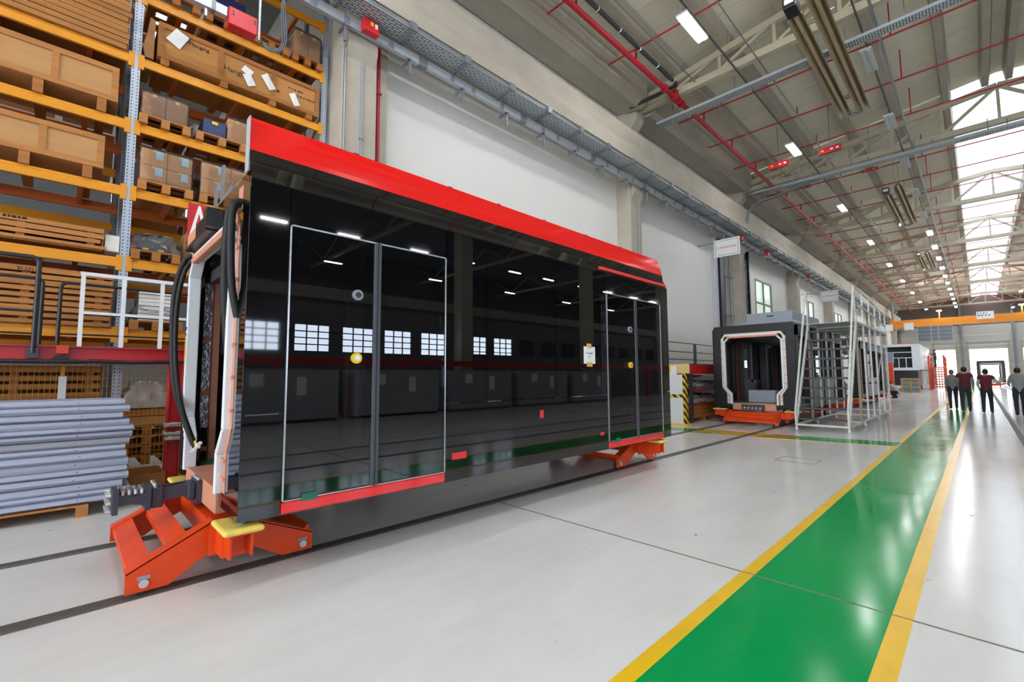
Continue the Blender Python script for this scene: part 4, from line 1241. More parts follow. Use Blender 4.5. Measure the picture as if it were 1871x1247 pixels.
# ---- stack of pale grey panels on a pallet
pallet('wooden pallet under the stack of pale grey panels', -1.5, .24, 0, -7.75, -6.86, h=.13, group='pallet on the floor', n=7)
rnd = random.Random(5)
ords = ['lowest', 'second from the bottom', 'third from the bottom', 'fourth from the bottom', 'fifth from the bottom', 'sixth from the bottom', 'seventh from the bottom', 'eighth from the bottom',
        'seventh from the top', 'sixth from the top', 'fifth from the top', 'fourth from the top', 'third from the top', 'second from the top', 'topmost']
hs = [.075, .06, .08, .085, .07, .085, .09, .06, .075, .085, .055, .075, .08, .075, .07]
z = .132
for i, h in enumerate(hs):
    e = .54 + rnd.uniform(-.03, .05) - (.04 if i > 10 else 0)
    xf = -6.87 + rnd.uniform(-.03, .02) - i * .006
    pp = thing('folded_steel_profile', 'pale grey folded steel profile, %s of the stack' % ords[i], 'profile', (-7.2, 0, z), 'pale grey panels stacked on the pallet')
    mb = MB()
    k_ = (.055, .035, .02)[i % 3]
    mb.prism([(-7.7, z + .002), (xf - k_, z + .002), (xf, z + h * (.5 if i % 2 else .35)), (xf - .004, z + h * .8), (xf - k_ * .8, z + h - .002), (-7.7, z + h - .002)], 'y', -2.4, e)
    mb.build('folded_sheet', GREYPROF if i != 8 else mat('grey_panel_dark', (150, 150, 158), .5), pp)
    box('end_cap', mat('panel_end_dark', (92, 92, 102), .6), -7.68, xf - .05, e - .002, e + .004, z + .012, z + h - .012, parent=pp)
    MB().disc((xf - .003, .10 + .06 * rnd.random(), z + h * .6), 'x', .008, .006, 8).build('rivet', GALVD, pp)
    z += h

# ---- second rack row behind, seen through the gaps
rk2 = thing('pallet_rack', 'second pallet rack row standing behind the first', 'rack', (-11.2, .5, 0))
for y in UPY:
    for x in (-10.75, -11.8):
        box('upright', GALVD, x - .05, x + .05, y - .05, y + .05, 0, 9.2, parent=rk2)
for (ya, yb) in ((UPY[0] + .06, UPY[1] - .06), (UPY[1] + .06, UPY[2] - .06)):
    for z in LEV:
        box('front_beam', RACKY, -10.78, -10.74, ya, yb, z - .07, z + .07, parent=rk2)
        box('rear_beam', RACKD, -11.8, -11.76, ya, yb, z - .07, z + .07, parent=rk2)
k = 0
names_y = ('left end', 'left middle', 'left right-hand', 'right left-hand', 'right middle', 'right end')
for j, z in enumerate(LEV):
    for i, (a, b) in enumerate(((-2.1, -1.3), (-1.2, -.4), (-.3, .4), (.62, 1.4), (1.5, 2.2), (2.3, 3.1))):
        k += 1
        if (k * 7) % 5 in (0, 3): continue
        h = .25 + .45 * ((k * 37) % 11) / 11
        MB().box(-11.7, -10.82, a, b, z + .072, z + .072 + h).build('stored_box', (CARDD, WOOD2, CARD)[k % 3], None,
            'brown stored box on the rear rack, %s, shelf level %s from the floor' % (names_y[i], ('one', 'two', 'three', 'four', 'five', 'six', 'seven')[j]), 'box', 'boxes on the rear rack', bevel=.01)
# ================================================================== services along the wall and under the roof
def slotted(name, rgb, freq):
    m = bpy.data.materials.new(name); m.use_nodes = True
    nt = m.node_tree; b = nt.nodes['Principled BSDF']
    b.inputs['Metallic'].default_value = .1; b.inputs['Roughness'].default_value = .42
    tc = nt.nodes.new('ShaderNodeTexCoord'); wv = nt.nodes.new('ShaderNodeTexBrick')
    mp = nt.nodes.new('ShaderNodeMapping'); mp.inputs['Rotation'].default_value = (0, 0, math.pi / 2)
    nt.links.new(tc.outputs['Object'], mp.inputs[0]); nt.links.new(mp.outputs[0], wv.inputs['Vector'])
    wv.inputs['Scale'].default_value = freq; wv.inputs['Mortar Size'].default_value = .009
    wv.inputs['Color1'].default_value = (*lin(rgb), 1); wv.inputs['Color2'].default_value = (*lin([c * .93 for c in rgb]), 1)
    wv.inputs['Mortar'].default_value = (*lin((70, 74, 78)), 1)
    wv.inputs['Brick Width'].default_value = .16; wv.inputs['Row Height'].default_value = .06
    nt.links.new(wv.outputs['Color'], b.inputs['Base Color'])
    return m
TRAYM = slotted('slotted_tray_steel', (196, 202, 206), 1.0)
ct = thing('cable_tray', 'long perforated cable tray hung below the concrete runway beam', 'cable tray', (-7.5, 4, 8.2))
mb = MB(); mb.box(-7.72, -7.30, -22, 91, 8.215, 8.22)
mb.build('tray_floor', TRAYM, ct)
for x in (-7.725, -7.30):
    box('side_rail', mat('tray_rail_grey', (168, 174, 178), .45, .15), x, x + .006, -22, 91, 8.21, 8.29, parent=ct)
MB().tube([(-7.292, -22, 8.285), (-7.292, 91, 8.285)], .014, 8).build('edge_pipe', GALV, ct)
MB().tube([(-7.26, -22, 8.24), (-7.26, 91, 8.24)], .01, 6).build('edge_pipe', GALV, ct)
y = -6.2
while y < 80:
    br = MB().box(-7.99, -7.24, y, y + .05, 8.165, 8.21).build('tray_bracket', GALVD, ct)
    box('bracket_arm', GALVD, -7.26, -7.22, y - .06, y + .1, 8.16, 8.32, parent=br)
    y += 1.33
bb_ = thing('busbar_trunking', 'grey busbar trunking below the cable tray along the wall', 'busbar', (-7.78, 4, 7.95))
y = -22
while y < 90:
    box('trunking_length', mat('busbar_grey', (176, 180, 184), .4, .3), -7.84, -7.74, y + .01, y + 2.98, 7.96, 8.14, parent=bb_, bevel=.006)
    box('joint_block', GALVD, -7.85, -7.725, y - .10, y + .10, 7.95, 8.15, parent=bb_)
    for t in (.7, 1.3, 2.2):
        box('tap_off_plate', mat('tap_plate_grey', (128, 130, 142), .5), -7.739, -7.732, y + t, y + t + .11, 7.98, 8.12, parent=bb_)
    y += 3.0
y = 3.3
while y < 80:
    br = MB().box(-7.76, -7.72, y, y + .045, 7.62, 7.955).build('trunking_bracket', GALVD, bb_)
    box('bracket_arm', GALVD, -7.99, -7.70, y, y + .045, 7.90, 7.95, parent=br)
    y += 1.36
for i, (yy, lab) in enumerate(((3.76, 'red tap-off box on the busbar above the concrete column'), (22.9, 'red tap-off box behind the nearer station sign'), (26.8, 'red tap-off box right of the nearer station sign'), (35.4, 'red tap-off box far along the busbar'))):
    t = thing('tap_off_box', lab, 'box', (-7.7, yy, 7.93), 'red tap-off boxes on the busbar')
    box('housing', mat('tap_red', (208, 30, 40), .4), -7.73, -7.58, yy - .14, yy + .16, 7.94, 8.18, parent=t, bevel=.012)
    box('label', YELLOW, -7.579, -7.577, yy - .02, yy + .04, 8.06, 8.14, parent=t)
    box('breaker', PAPER, -7.58, -7.57, yy + .07, yy + .12, 8.04, 8.13, parent=t)
# lower feeder trunking with a big red box above the rack
ft = thing('feeder_trunking', 'pale steel feeder trunking in front of the rack top', 'busbar', (-7.78, .6, 7.05))
box('trunking_length', mat('busbar_grey', (176, 180, 184), .4, .3), -7.84, -7.74, -3, 1.48, 7.03, 7.17, parent=ft)
box('joint_block', GALVD, -7.85, -7.73, 1.28, 1.33, 7.02, 7.18, parent=ft)
rb = thing('switch_box', 'large red switch box hanging in front of the rack top', 'box', (-7.75, 1.69, 6.9))
box('housing', mat('tap_red', (208, 30, 40), .4), -7.86, -7.66, 1.49, 1.88, 6.88, 7.16, parent=rb, bevel=.01)
box('latch', BLACKDULL, -7.66, -7.65, 1.54, 1.56, 7.04, 7.11, parent=rb); box('latch', BLACKDULL, -7.66, -7.65, 1.83, 1.85, 7.04, 7.11, parent=rb)
for x, yy in ((-7.8, 1.92), (-7.8, 1.2)):
    box('hanger', GALV, x, x + .03, yy, yy + .03, 6.9, 8.0, parent=rb if yy > 1.5 else ft)
gc = thing('grey_cable_loop', 'loop of grey cables hanging beside the red switch box', 'cable', (-7.78, 2.1, 6.9))
for i in range(3):
    hose([(-7.8, 1.95, 6.98), (-7.76, 2.02 + .02 * i, 6.86 - .03 * i), (-7.75, 2.2 + .02 * i, 6.86), (-7.76, 2.28 + .03 * i, 7.1), (-7.8, 2.26 + .03 * i, 7.6), (-7.8, 2.3, 8.0)], .011, 'cable', mat('grey_cable', (96, 102, 112), .5), gc)

# column conduits and red riser
cd_ = thing('wall_conduit', 'thin steel conduit running up the corner of the near column', 'conduit', (-7.97, 3.42, 0), 'conduits on the near column')
MB().tube([(-7.97, 3.44, 0), (-7.97, 3.44, 7.7)], .022).build('pipe', GALV, cd_)
MB().bar((-7.97, 3.44, 7.66), (-7.80, 3.40, 7.92), .03).build('elbow', GALVD, cd_)
cd2 = thing('wall_conduit', 'flat grey conduit channel up the middle of the near column', 'conduit', (-7.98, 3.75, 0), 'conduits on the near column')
box('channel', mat('conduit_grey', (150, 154, 160), .5), -8.0, -7.965, 3.76, 3.81, 0, 7.95, parent=cd2)
for z in (2, 4, 6): box('clip', GALVD, -8.0, -7.955, 3.745, 3.825, z, z + .03, parent=cd2)
for k, yy in ((1, 13.95), (2, 24.1)):
    o = thing('wall_conduit', ('grey conduit on the second concrete column' if k == 1 else 'grey conduit on the third concrete column'), 'conduit', (-7.98, yy, 0), 'conduits on far columns')
    MB().tube([(-7.975, yy, 0), (-7.975, yy, 7.9)], .02).build('pipe', GALV, o)
    for z in (3, 5): box('clip', GALVD, -8.0, -7.95, yy - .04, yy + .04, z, z + .03, parent=o)
rr_ = thing('red_riser_pipe', 'red riser pipe beside the near concrete column', 'pipe', (-8.2, 4.24, 0))
MB().tube([(-8.2, 4.24, 0), (-8.2, 4.24, 8.2)], .036, 10).build('pipe', REDPIPE, rr_)
for z in (5.0, 7.2): box('pipe_clamp', REDPIPE, -8.55, -8.15, 4.19, 4.29, z, z + .04, parent=rr_)
# riser bundle by the third column
rs = thing('riser_bundle', 'bundle of steel risers and dark cable ladder beside the third column', 'pipes', (-8.4, 22.8, 0))
box('ladder_cover', mat('pale_grey_cover', (186, 188, 192), .5), -8.55, -8.35, 21.5, 21.75, 0, 8.0, parent=rs)
box('dark_cable_bank', BLACKRAIL, -8.55, -8.30, 21.9, 22.35, 0, 8.0, parent=rs)
for i in range(5):
    yy = 22.5 + i * .3
    MB().tube([(-8.40, yy, 0), (-8.40, yy, 8.1)], .06 if i % 2 else .04).build('riser', mat('riser_grey', (150, 152, 148), .5), rs)
for z in (2.5, 4.4, 6.3): box('riser_bracket', GALVD, -8.55, -8.36, 22.4, 23.9, z, z + .05, parent=rs)
dl = thing('dark_cable_ladder', 'dark vertical cable ladder right of the third column', 'cable ladder', (-8.4, 25.6, 0))
for yy in (25.3, 25.8): box('stile', BLACKRAIL, -8.54, -8.30, yy, yy + .12, 0, 8.1, parent=dl)
for i in range(14): box('rung', GALVD, -8.45, -8.38, 25.42, 25.8, .4 + i * .55, .44 + i * .55, parent=dl)

# ---- sprinkler pipework
sp = thing('sprinkler_pipework', 'red sprinkler pipework with a main and branches under the roof', 'pipes', (-6.4, 14, 10.5))
MB().tube([(-6.4, -22, 10.5), (-6.4, 91, 10.5)], .075, 12).build('main_pipe', REDPIPE, sp)
for yy in (13.0, 13.9, 14.15):
    MB().disc((-6.4, yy, 10.5), 'y', .125, .07, 14).build('pipe_flange', REDPIPE, sp)
box('valve_body', REDPIPE, -6.52, -6.28, 13.55, 13.75, 10.4, 10.72, parent=sp, bevel=.03)
for k in range(-2, 9):
    for d in (2.35, 5.0, 7.8):
        yy = 3.4 + 10.1 * k + d + .1
        if yy > 90: continue
        br = MB().tube([(-7.5, yy, 10.92), (9.4, yy, 10.92)], .026, 6).build('branch_pipe', REDPIPE, sp)
        MB().tube([(-6.4, yy, 10.5), (-6.4, yy, 10.92)], .03, 6).build('branch_drop', REDPIPE, br)
        for x in (-7.5, -4.1, -1.2, 2.0, 5.2):
            MB().tube([(x, yy, 10.90), (x, yy, 11.28 if x != -1.2 else 11.9)], .018, 6).build('sprinkler_stub', REDPIPE, br)
dp = thing('dark_drain_pipe', 'black pipe running parallel to the red main', 'pipe', (-6.1, 5, 10.6))
MB().tube([(-6.12, -22, 10.62), (-6.12, 13.2, 10.62), (-6.16, 13.3, 10.62), (-7.8, 13.3, 10.62)], .06, 10).build('pipe', DARKPIPE, dp)
for i in range(22): MB().disc((-6.12, -8 + i * 1.0, 10.62), 'y', .066, .03, 10).build('pipe_joint', PAPER, dp)
for i, (x, z, r, lab) in enumerate(((-5.75, 10.75, .02, 'thin steel conduit just right of the black pipe'), (-3.95, 10.6, .02, 'thin steel conduit right of the first lamp row'), (-1.35, 10.5, .035, 'steel conduit beside the radiant heater'))):
    MB().tube([(x, -22, z), (x, 90, z)], r, 6).build('roof_conduit', GALV, None, lab, 'conduit', 'conduits under the roof')

# ---- lamp rows
TUBE = glow('fluorescent_tube', (250, 252, 255), LAMP)
LAMPBODY = mat('lamp_housing', (206, 208, 206), .5)
def lamp(x, y, z, lit, lab, grp):
    t = thing('batten_lamp', lab, 'lamp', (x, y, z), grp)
    box('housing', LAMPBODY, x - .14, x + .14, y - .62, y + .62, z + .03, z + .09, parent=t)
    for s in (-1, 1):
        box('tube', TUBE if lit else LAMPBODY, x + s * .07 - .035, x + s * .07 + .035, y - .58, y + .58, z, z + .028, parent=t)
    for s in (-1, 1):
        box('hanger', GALVD, x - .008, x + .008, y + s * .5 - .008, y + s * .5 + .008, z + .09, z + .43, parent=t)
for (x, lab) in ((-4.55, 'dark lamp rail nearest the wall under the roof'), (-1.66, 'dark lamp rail near the ridge'), (3.55, 'dark lamp rail on the right roof slope')):
    MB().box(x - .018, x + .018, -22, 90, 10.57, 10.62).build('lamp_rail', mat('dark_lamp_rail', (88, 88, 86), .5), None, lab, 'rail', 'lamp rails under the roof')
ordn = ['', 'nearest', 'second', 'third', 'fourth', 'fifth', 'sixth', 'seventh', 'eighth', 'ninth', 'tenth', 'eleventh', 'twelfth']
n = 0
for i in range(-2, 9):
    y = 10.85 + 8.95 * i
    if i >= 0: n += 1
    lab = 'lit lamp of the row nearest the wall, %s in view' % ordn[n] if i >= 0 else 'lit lamp behind the photographer, %s of the row nearest the wall' % ordn[-i]
    lamp(-4.55, y, 10.2, True, lab, 'lamps of the row nearest the wall')
n = 0
for i in range(-4, 16):
    y = 15.6 + 4.45 * i
    if i >= 0: n += 1
    lit = not (0 <= i < 5)
    if i >= 0:
        lab = ('switched-off lamp near the ridge, %s in view' % ordn[n]) if not lit else 'small lit lamp far off near the ridge, %s of its row' % ordn[n - 5]
    else:
        lab = 'lit lamp near the ridge behind the photographer, %s' % ordn[-i]
    lamp(-1.66, y, 10.2, lit, lab, 'lamps near the ridge')
for i in range(6):
    lamp(3.55, 6 + 16.5 * i, 10.2, True, 'lit lamp on the right roof slope, %s' % ('behind the gate end', 'second of the row', 'third of the row', 'fourth of the row', 'fifth of the row', 'sixth of the row')[i] , 'lamps of the right row')

# ---- radiant tube heaters
HEATM = mat('aged_aluminium_reflector', (186, 166, 132), .35, .25, vary=.25, vscale=4, stretch=(3, .3, 3))
for i, (y0, y1) in enumerate(((10.8, 17.6), (26.0, 33.2), (42.0, 49.0))):
    h = thing('radiant_heater', '%s radiant tube heater with brown reflectors under the roof' % ('nearest', 'middle', 'farthest')[i], 'heater', (-2.3, y0, 9.75), 'radiant heaters')
    for x in (-2.52, -2.06):
        MB().prism([(x - .17, 9.78), (x - .06, 9.98), (x + .06, 9.98), (x + .17, 9.78), (x + .155, 9.78), (x + .05, 9.965), (x - .05, 9.965), (x - .155, 9.78)], 'y', y0 + (.9 if x < -2.3 else 0), y1).build('reflector', HEATM, h)
        MB().tube([(x, y0 + (.95 if x < -2.3 else .05), 9.86), (x, y1 - .1, 9.86)], .055, 8).build('radiant_tube', HEATM, h)
    MB().tube([(-2.52, y1 - .1, 9.86), (-2.45, y1 + .08, 9.86), (-2.29, y1 + .15, 9.86), (-2.13, y1 + .08, 9.86), (-2.06, y1 - .1, 9.86)], .055, 8).build('return_bend', GALV, h)
    box('burner', BLACKDULL, -2.66, -2.40, y0 + .45, y0 + .88, 9.78, 10.05, parent=h, bevel=.02)
    box('burner_cover', LAMPBODY, -2.62, -2.44, y0 + .43, y0 + .455, 9.86, 9.98, parent=h)
    for yy in (y0 + 1.5, (y0 + y1) / 2, y1 - 1):
        box('hanger_bracket', GALV, -2.72, -1.86, yy, yy + .04, 9.985, 10.01, parent=h)
        MB().tube([(-2.3, yy, 10.0), (-2.3, yy, 12.15)], .008, 5).build('hanger_chain', GALVD, h)

# ---- trays crossing at the trusses, red fire-hose sign boxes
def cross_tray(lab, y, z, x0, x1, w=.30):
    t = thing('cross_tray', lab, 'cable tray', ((x0 + x1) / 2, y, z), 'cable trays crossing the hall')
    box('tray_floor', TRAYM, x0, x1, y, y + w, z, z + .005, parent=t)
    for yy in (y, y + w):
        box('side_rail', mat('tray_rail_grey', (168, 174, 178), .45, .15), x0, x1, yy - .003, yy + .003, z, z + .08, parent=t)
    for i in range(int((x1 - x0) / 2)):
        box('hanger', GALVD, x0 + .5 + i * 2, x0 + .53 + i * 2, y + w / 2, y + w / 2 + .03, z, 10.7, parent=t)
cross_tray('cable tray crossing under the first truss', 14.15, 10.14, -7.3, 9.5)
cross_tray('lower cable tray crossing under the second truss', 23.1, 10.12, -5.8, 9.5, .34)
cross_tray('upper cable tray crossing under the second truss', 23.6, 10.34, -7.3, 9.5, .34)
cbm = mat('grey_cable_bundle', (120, 122, 120), .6)
cb = thing('cable_bundle', 'bundle of grey cables sagging from the second truss to the wall', 'cables', (-6.5, 23.4, 9.6))
for i in range(5):
    hose([(-3.6, 23.2 + .06 * i, 10.22), (-4.6, 23.2 + .06 * i, 10.18 - .02 * i), (-5.5, 23.25 + .05 * i, 9.95), (-6.3, 23.2 + .05 * i, 9.8), (-6.9, 23.2 + .05 * i, 9.72), (-7.35, 23.1 + .06 * i, 9.35), (-7.45, 23.0 + .06 * i, 8.5)], .03, 'cable', cbm, cb)
for i, (x0, x1, y, lab) in enumerate(((-5.70, -5.0, 20.7, 'red sign box under the roof, leftmost before the second truss'), (-3.92, -3.2, 20.7, 'red sign box under the roof, right one before the second truss'), (-3.04, -2.45, 23.85, 'red strip box on the second truss, right one'), (-5.58, -4.9, 23.9, 'red strip box on the second truss, left one'))):
    t = thing('red_sign_box', lab, 'sign', ((x0 + x1) / 2, y, 10.1), 'red sign boxes under the roof')
    hh = .24 if i < 2 else .10
    box('housing', mat('sign_red', (176, 22, 34), .5), x0, x1, y, y + .12, 10.1, 10.1 + hh, parent=t)
    for j in range(3):
        box('white_mark', PAPER if j else YELLOW, x0 + .08 + j * .18 + (.12 if j else 0), x0 + .17 + j * .18 + (.12 if j else 0), y - .004, y, 10.1 + hh * .35, 10.1 + hh * .6, parent=t)
    box('hanger', GALVD, (x0 + x1) / 2, (x0 + x1) / 2 + .02, y + .05, y + .07, 10.1 + hh, zr((x0 + x1) / 2) + .01, parent=t)

# ---- far bridge crane
cg = thing('bridge_crane', 'yellow bridge crane spanning the far end of the hall', 'crane', (1, 70, 6.9))
box('girder', CRANEY, -6.66, 8.95, 69.6, 70.1, 6.95, 7.75, parent=cg)
box('girder', CRANEY, -6.66, 8.95, 71.6, 72.1, 7.15, 7.95, parent=cg)
for x, s in ((-7.0, -1), (9.3, 1)):
    box('end_carriage', CRANEY, x, x + .35 * -s, 68.8, 73.0, 7.0, 7.9, parent=cg)
    box('carriage_leg', GALVD, x, x - s * .15, 70.4, 71.2, 7.9, 9.7, parent=cg)
    box('carriage_head', GALVD, x, x + s * .7, 70.4, 71.2, 9.56, 9.7, parent=cg)
cs_ = box('capacity_board', PAPER, .1, 1.4, 69.55, 69.59, 7.35, 8.15, parent=cg)
marks(cs_, mat('blue_print', (60, 76, 110), .6), (.18, 69.548, 7.98), (1, 0, 0), (0, 0, 1), (4, 5), 3, .12)
for x in (-2.8, 3.4):
    box('floodlight', TUBE, x - .2, x + .2, 69.4, 69.8, 8.55, 8.62, parent=cg)
    box('lamp_arm', CRANEY, x - .05, x + .05, 69.7, 69.8, 7.75, 8.62, parent=cg)
# ================================================================== second station: cabinet, platform, tram 2, rolling stairs
def hazard(name):
    m = bpy.data.materials.new(name); m.use_nodes = True
    nt = m.node_tree; b = nt.nodes['Principled BSDF']
    tc = nt.nodes.new('ShaderNodeTexCoord'); sx = nt.nodes.new('ShaderNodeSeparateXYZ')
    nt.links.new(tc.outputs['Object'], sx.inputs[0])
    ad = nt.nodes.new('ShaderNodeMath'); ad.operation = 'ADD'; nt.links.new(sx.outputs['X'], ad.inputs[0]); nt.links.new(sx.outputs['Z'], ad.inputs[1])
    a2 = nt.nodes.new('ShaderNodeMath'); a2.operation = 'ADD'; nt.links.new(ad.outputs[0], a2.inputs[0]); nt.links.new(sx.outputs['Y'], a2.inputs[1])
    mu = nt.nodes.new('ShaderNodeMath'); mu.operation = 'MULTIPLY'; mu.inputs[1].default_value = 4.5; nt.links.new(a2.outputs[0], mu.inputs[0])
    fr = nt.nodes.new('ShaderNodeMath'); fr.operation = 'FRACT'; nt.links.new(mu.outputs[0], fr.inputs[0])
    gt = nt.nodes.new('ShaderNodeMath'); gt.operation = 'GREATER_THAN'; gt.inputs[1].default_value = .5; nt.links.new(fr.outputs[0], gt.inputs[0])
    mx = nt.nodes.new('ShaderNodeMixRGB'); mx.inputs['Color1'].default_value = (*lin((236, 190, 10)), 1); mx.inputs['Color2'].default_value = (*lin((22, 20, 18)), 1)
    nt.links.new(gt.outputs[0], mx.inputs['Fac']); nt.links.new(mx.outputs[0], b.inputs['Base Color'])
    return m
HAZ = hazard('hazard_stripe_tape')
cb2 = thing('white_cabinet', 'white cabinet edged with black and yellow hazard tape', 'cabinet', (-6.8, 13.4, 0))
box('body', WHITEP, -7.4, -6.30, 13.35, 13.48, .04, 1.52, parent=cb2)
box('plinth', YELP, -7.4, -6.15, 13.31, 13.6, 0, .04, parent=cb2)
box('hazard_band', HAZ, -7.4, -6.30, 13.345, 13.35, .82, .92, parent=cb2)
box('hazard_edge', HAZ, -6.30, -6.22, 13.345, 13.5, .04, 1.56, parent=cb2)
pf = thing('work_platform', 'red edged work platform with shelves beside the second tram', 'platform', (-7.3, 18, 0))
box('fascia', mat('beige_fascia', (222, 196, 132), .6), -8.3, -6.34, 13.93, 13.96, 1.56, 1.86, parent=pf)
box('deck', mat('dark_deck_sheet', (70, 70, 74), .6), -8.2, -6.40, 13.97, 26, 1.84, 1.87, parent=pf)
mb = MB(); mb.box(-6.42, -6.40, 13.97, 26, 1.56, 1.84); mb.box(-6.48, -6.36, 13.97, 26, 1.54, 1.56)
mb.build('edge_beam', REDBEAM, pf)
for y in (14.2, 17.6, 21):
    box('leg', DARKPIPE, -6.5, -6.40, y, y + .1, 0, 1.54, parent=pf); box('leg', DARKPIPE, -8.2, -8.1, y, y + .1, 0, 1.54, parent=pf)
for z in (.55, 1.02):
    box('shelf', REDBEAM, -8.2, -6.45, 14.3, 17.6, z, z + .04, parent=pf)
box('white_notice', PAPER, -7.0, -6.75, 13.915, 13.925, 1.5, 1.8, parent=pf)
box('yellow_notice', YELLOW, -7.25, -6.95, 13.9, 13.925, 1.58, 1.82, parent=pf)
for i, (z, lab) in enumerate(((1.062, 'film wrapped goods on the upper shelf under the platform'), (.592, 'film wrapped goods on the lower shelf under the platform'))):
    crumple(14.45, 16.9, -7.9, -6.55, z, z + .24, .05, 9, 30 + i, .25).build('wrapped_goods', MILKY, None, lab, 'goods')
MB().prism([(14.35, 1.40), (15.3, 1.48), (15.32, 1.50), (14.35, 1.43)], 'x', -7.9, -6.55).build('dark_sheet', BLACKDULL, None, 'dark sheet lying on the wrapped goods', 'sheet')
wc = thing('timber_case', 'brown timber case on the floor under the platform', 'case', (-7, 15.2, 0))
for i in range(3):
    box('board', WOOD2, -7.6, -6.5, 14.35, 16.5, .12 + i * .14, .25 + i * .14, parent=wc)
for y in (14.4, 15.3, 16.2): box('foot', WOOD2, -7.6, -6.5, y, y + .12, 0, .12, parent=wc)
for j, (a, b) in enumerate(((12.6, 15.9), (16.05, 18.3), (18.45, 20.6), (20.75, 23.5))):
    r = thing('platform_railing', 'black railing section on the second platform, %s from the cabinet' % ('nearest', 'second', 'third', 'fourth')[j], 'railing', (-8.1, a, 1.87), 'black railings on the second platform')
    a = max(a, 14.0)
    for y in (a, b): box('post', BLACKRAIL, -8.12, -8.08, y - .02, y + .02, 1.87, 2.78, parent=r)
    for z in (2.75, 2.4, 2.1): box('rail', BLACKRAIL, -8.11, -8.09, a, b, z, z + .03, parent=r)

t2 = tram_module('tram_module', 'bare black tram shell with open end on an orange stand', 15.0, 6.38, False)
rbx = box('roof_unit', GREYBOX, -.25, 1.05, .35, 3.6, 3.06, 3.42, parent=t2, bevel=.02)
MB().prism([(-.55, 3.05), (1.12, 3.05), (1.05, 3.14), (-.40, 3.14)], 'y', .15, 3.9).build('roof_unit_base', GREYBOX, t2)
box('unit_label', BLACKDULL, .35, .55, .345, .352, 3.28, 3.32, parent=t2)
box('seat_box', INTGREY, -.55, .25, 1.2, 1.9, .62, 1.0, parent=t2)
box('inner_screen', INTGREY, .55, .6, 1.4, 2.4, .62, 2.6, parent=t2)
for i in range(5):
    MB().disc((-.25 + .11 * i, -.06, .50), 'y', .03, .08, 8).build('coupler_bolt', BOLT, t2)
box('coupler_block', DARKMET, -.35, .30, -.07, -.02, .45, .60, parent=t2)
t2.location = (CX, 15.0, 0)
stand('transport_stand', 'orange trestle stand under the bare tram shell, open end', 15.05)
stand('transport_stand', 'orange trestle stand under the bare tram shell, far end', 21.1, -1)
t3 = tram_module('tram_module', 'black tram shell behind the rolling steel stairs', 24.5, 8.0, False)
t3.location = (CX, 25.0, 0)
stand('transport_stand', 'orange trestle stand under the tram behind the stairs', 25.1)
stand('transport_stand', 'orange trestle stand beside the crouching person', 32.7, -1)

# rolling stairs with platform
sc2 = thing('rolling_stairs', 'white rolling steel stairs with a high platform beside the second tram', 'stairs', (-2.97, 18, 0))
AL = mat('pale_frame_paint', (206, 206, 200), .45, .2, vary=.18, vscale=9)
xl, xr, zd = -3.56, -2.39, 3.0
def sbar(nm, p, q, w=.045, m=AL, h=None): return MB().bar(p, q, w, h or w).build(nm, m, sc2)
for x in (xl, xr):
    sbar('stair_stile', (x, 14.28, .15), (x, 16.05, zd), .05, AL, .09)
    sbar('stair_handrail', (x, 14.25, .55), (x, 15.95, 4.02), .045)
    sbar('base_rail', (x, 14.25, .16), (x, 22.0, .16), .05)
    sbar('handrail_post', (x, 14.25, .15), (x, 14.25, .58), .045)
    for y in (16.05, 17.2, 18.3, 19.4, 20.6, 21.9):
        sbar('frame_post', (x, y, .16), (x, y, zd), .06 if y < 16.5 else .045, AL if y > 16.2 else mat('worn_frame_brown', (150, 140, 118), .5, .2, vary=.2, vscale=9))
    for y, zt in ((16.0, 4.05), (17.2, 3.98), (18.4, 3.92), (19.6, 3.86), (20.8, 3.80), (21.9, 3.74)):
        if x == xr: sbar('guard_post', (x, y, zd), (x, y, zt), .035)
    if x == xr:
        for a in (0, .45):
            sbar('guard_rail', (x, 16.0, 4.05 - a), (x, 21.9, 3.74 - a), .035)
    sbar('deck_beam', (x, 16.05, zd), (x, 22.0, zd), .06)
    if x == xr: sbar('side_diagonal', (x, 19.4, 1.4), (x, 21.8, zd), .03)
sbar('guard_post', (xl, 16.0, zd), (xl, 16.0, 4.0), .035)
for i in range(10):
    z = .28 + i * .275; y = 14.28 + (z - .15) * 1.77 / 2.85
    MB().box(xl + .02, xr - .02, y - .02, y + .20, z, z + .05).build('tread', mat('dark_tread', (70, 70, 70), .5, .2), sc2)
box('deck', mat('pale_deck', (176, 178, 172), .5, .2), xl, xr, 16.05, 22.0, zd + .02, zd + .04, parent=sc2)
for y in (14.25, 16.05, 19, 22.0): sbar('base_cross', (xl, y, .16), (xr, y, .16), .05)
for y in (17.2, 18.3, 19.4, 20.6, 22.0): sbar('deck_joist', (xl, y, zd - .02), (xr, y, zd - .02), .05)
for z in (1.2, 1.85):
    for y in (17.2, 18.3, 19.4, 20.6): box('bright_bracket', PAPER, xr - .05, xr + .25 - .3, y - .25, y + .25, z, z + .05, parent=sc2)
for x in (xl, xr):
    for y in (14.3, 16.6, 19.2, 21.6):
        c = MB().disc((x, y, .065), 'x', .065, .04, 14).build('caster', PAPER, sc2)
        box('caster_fork', GALVD, x - .03, x + .03, y - .03, y + .03, .07, .14, parent=c)

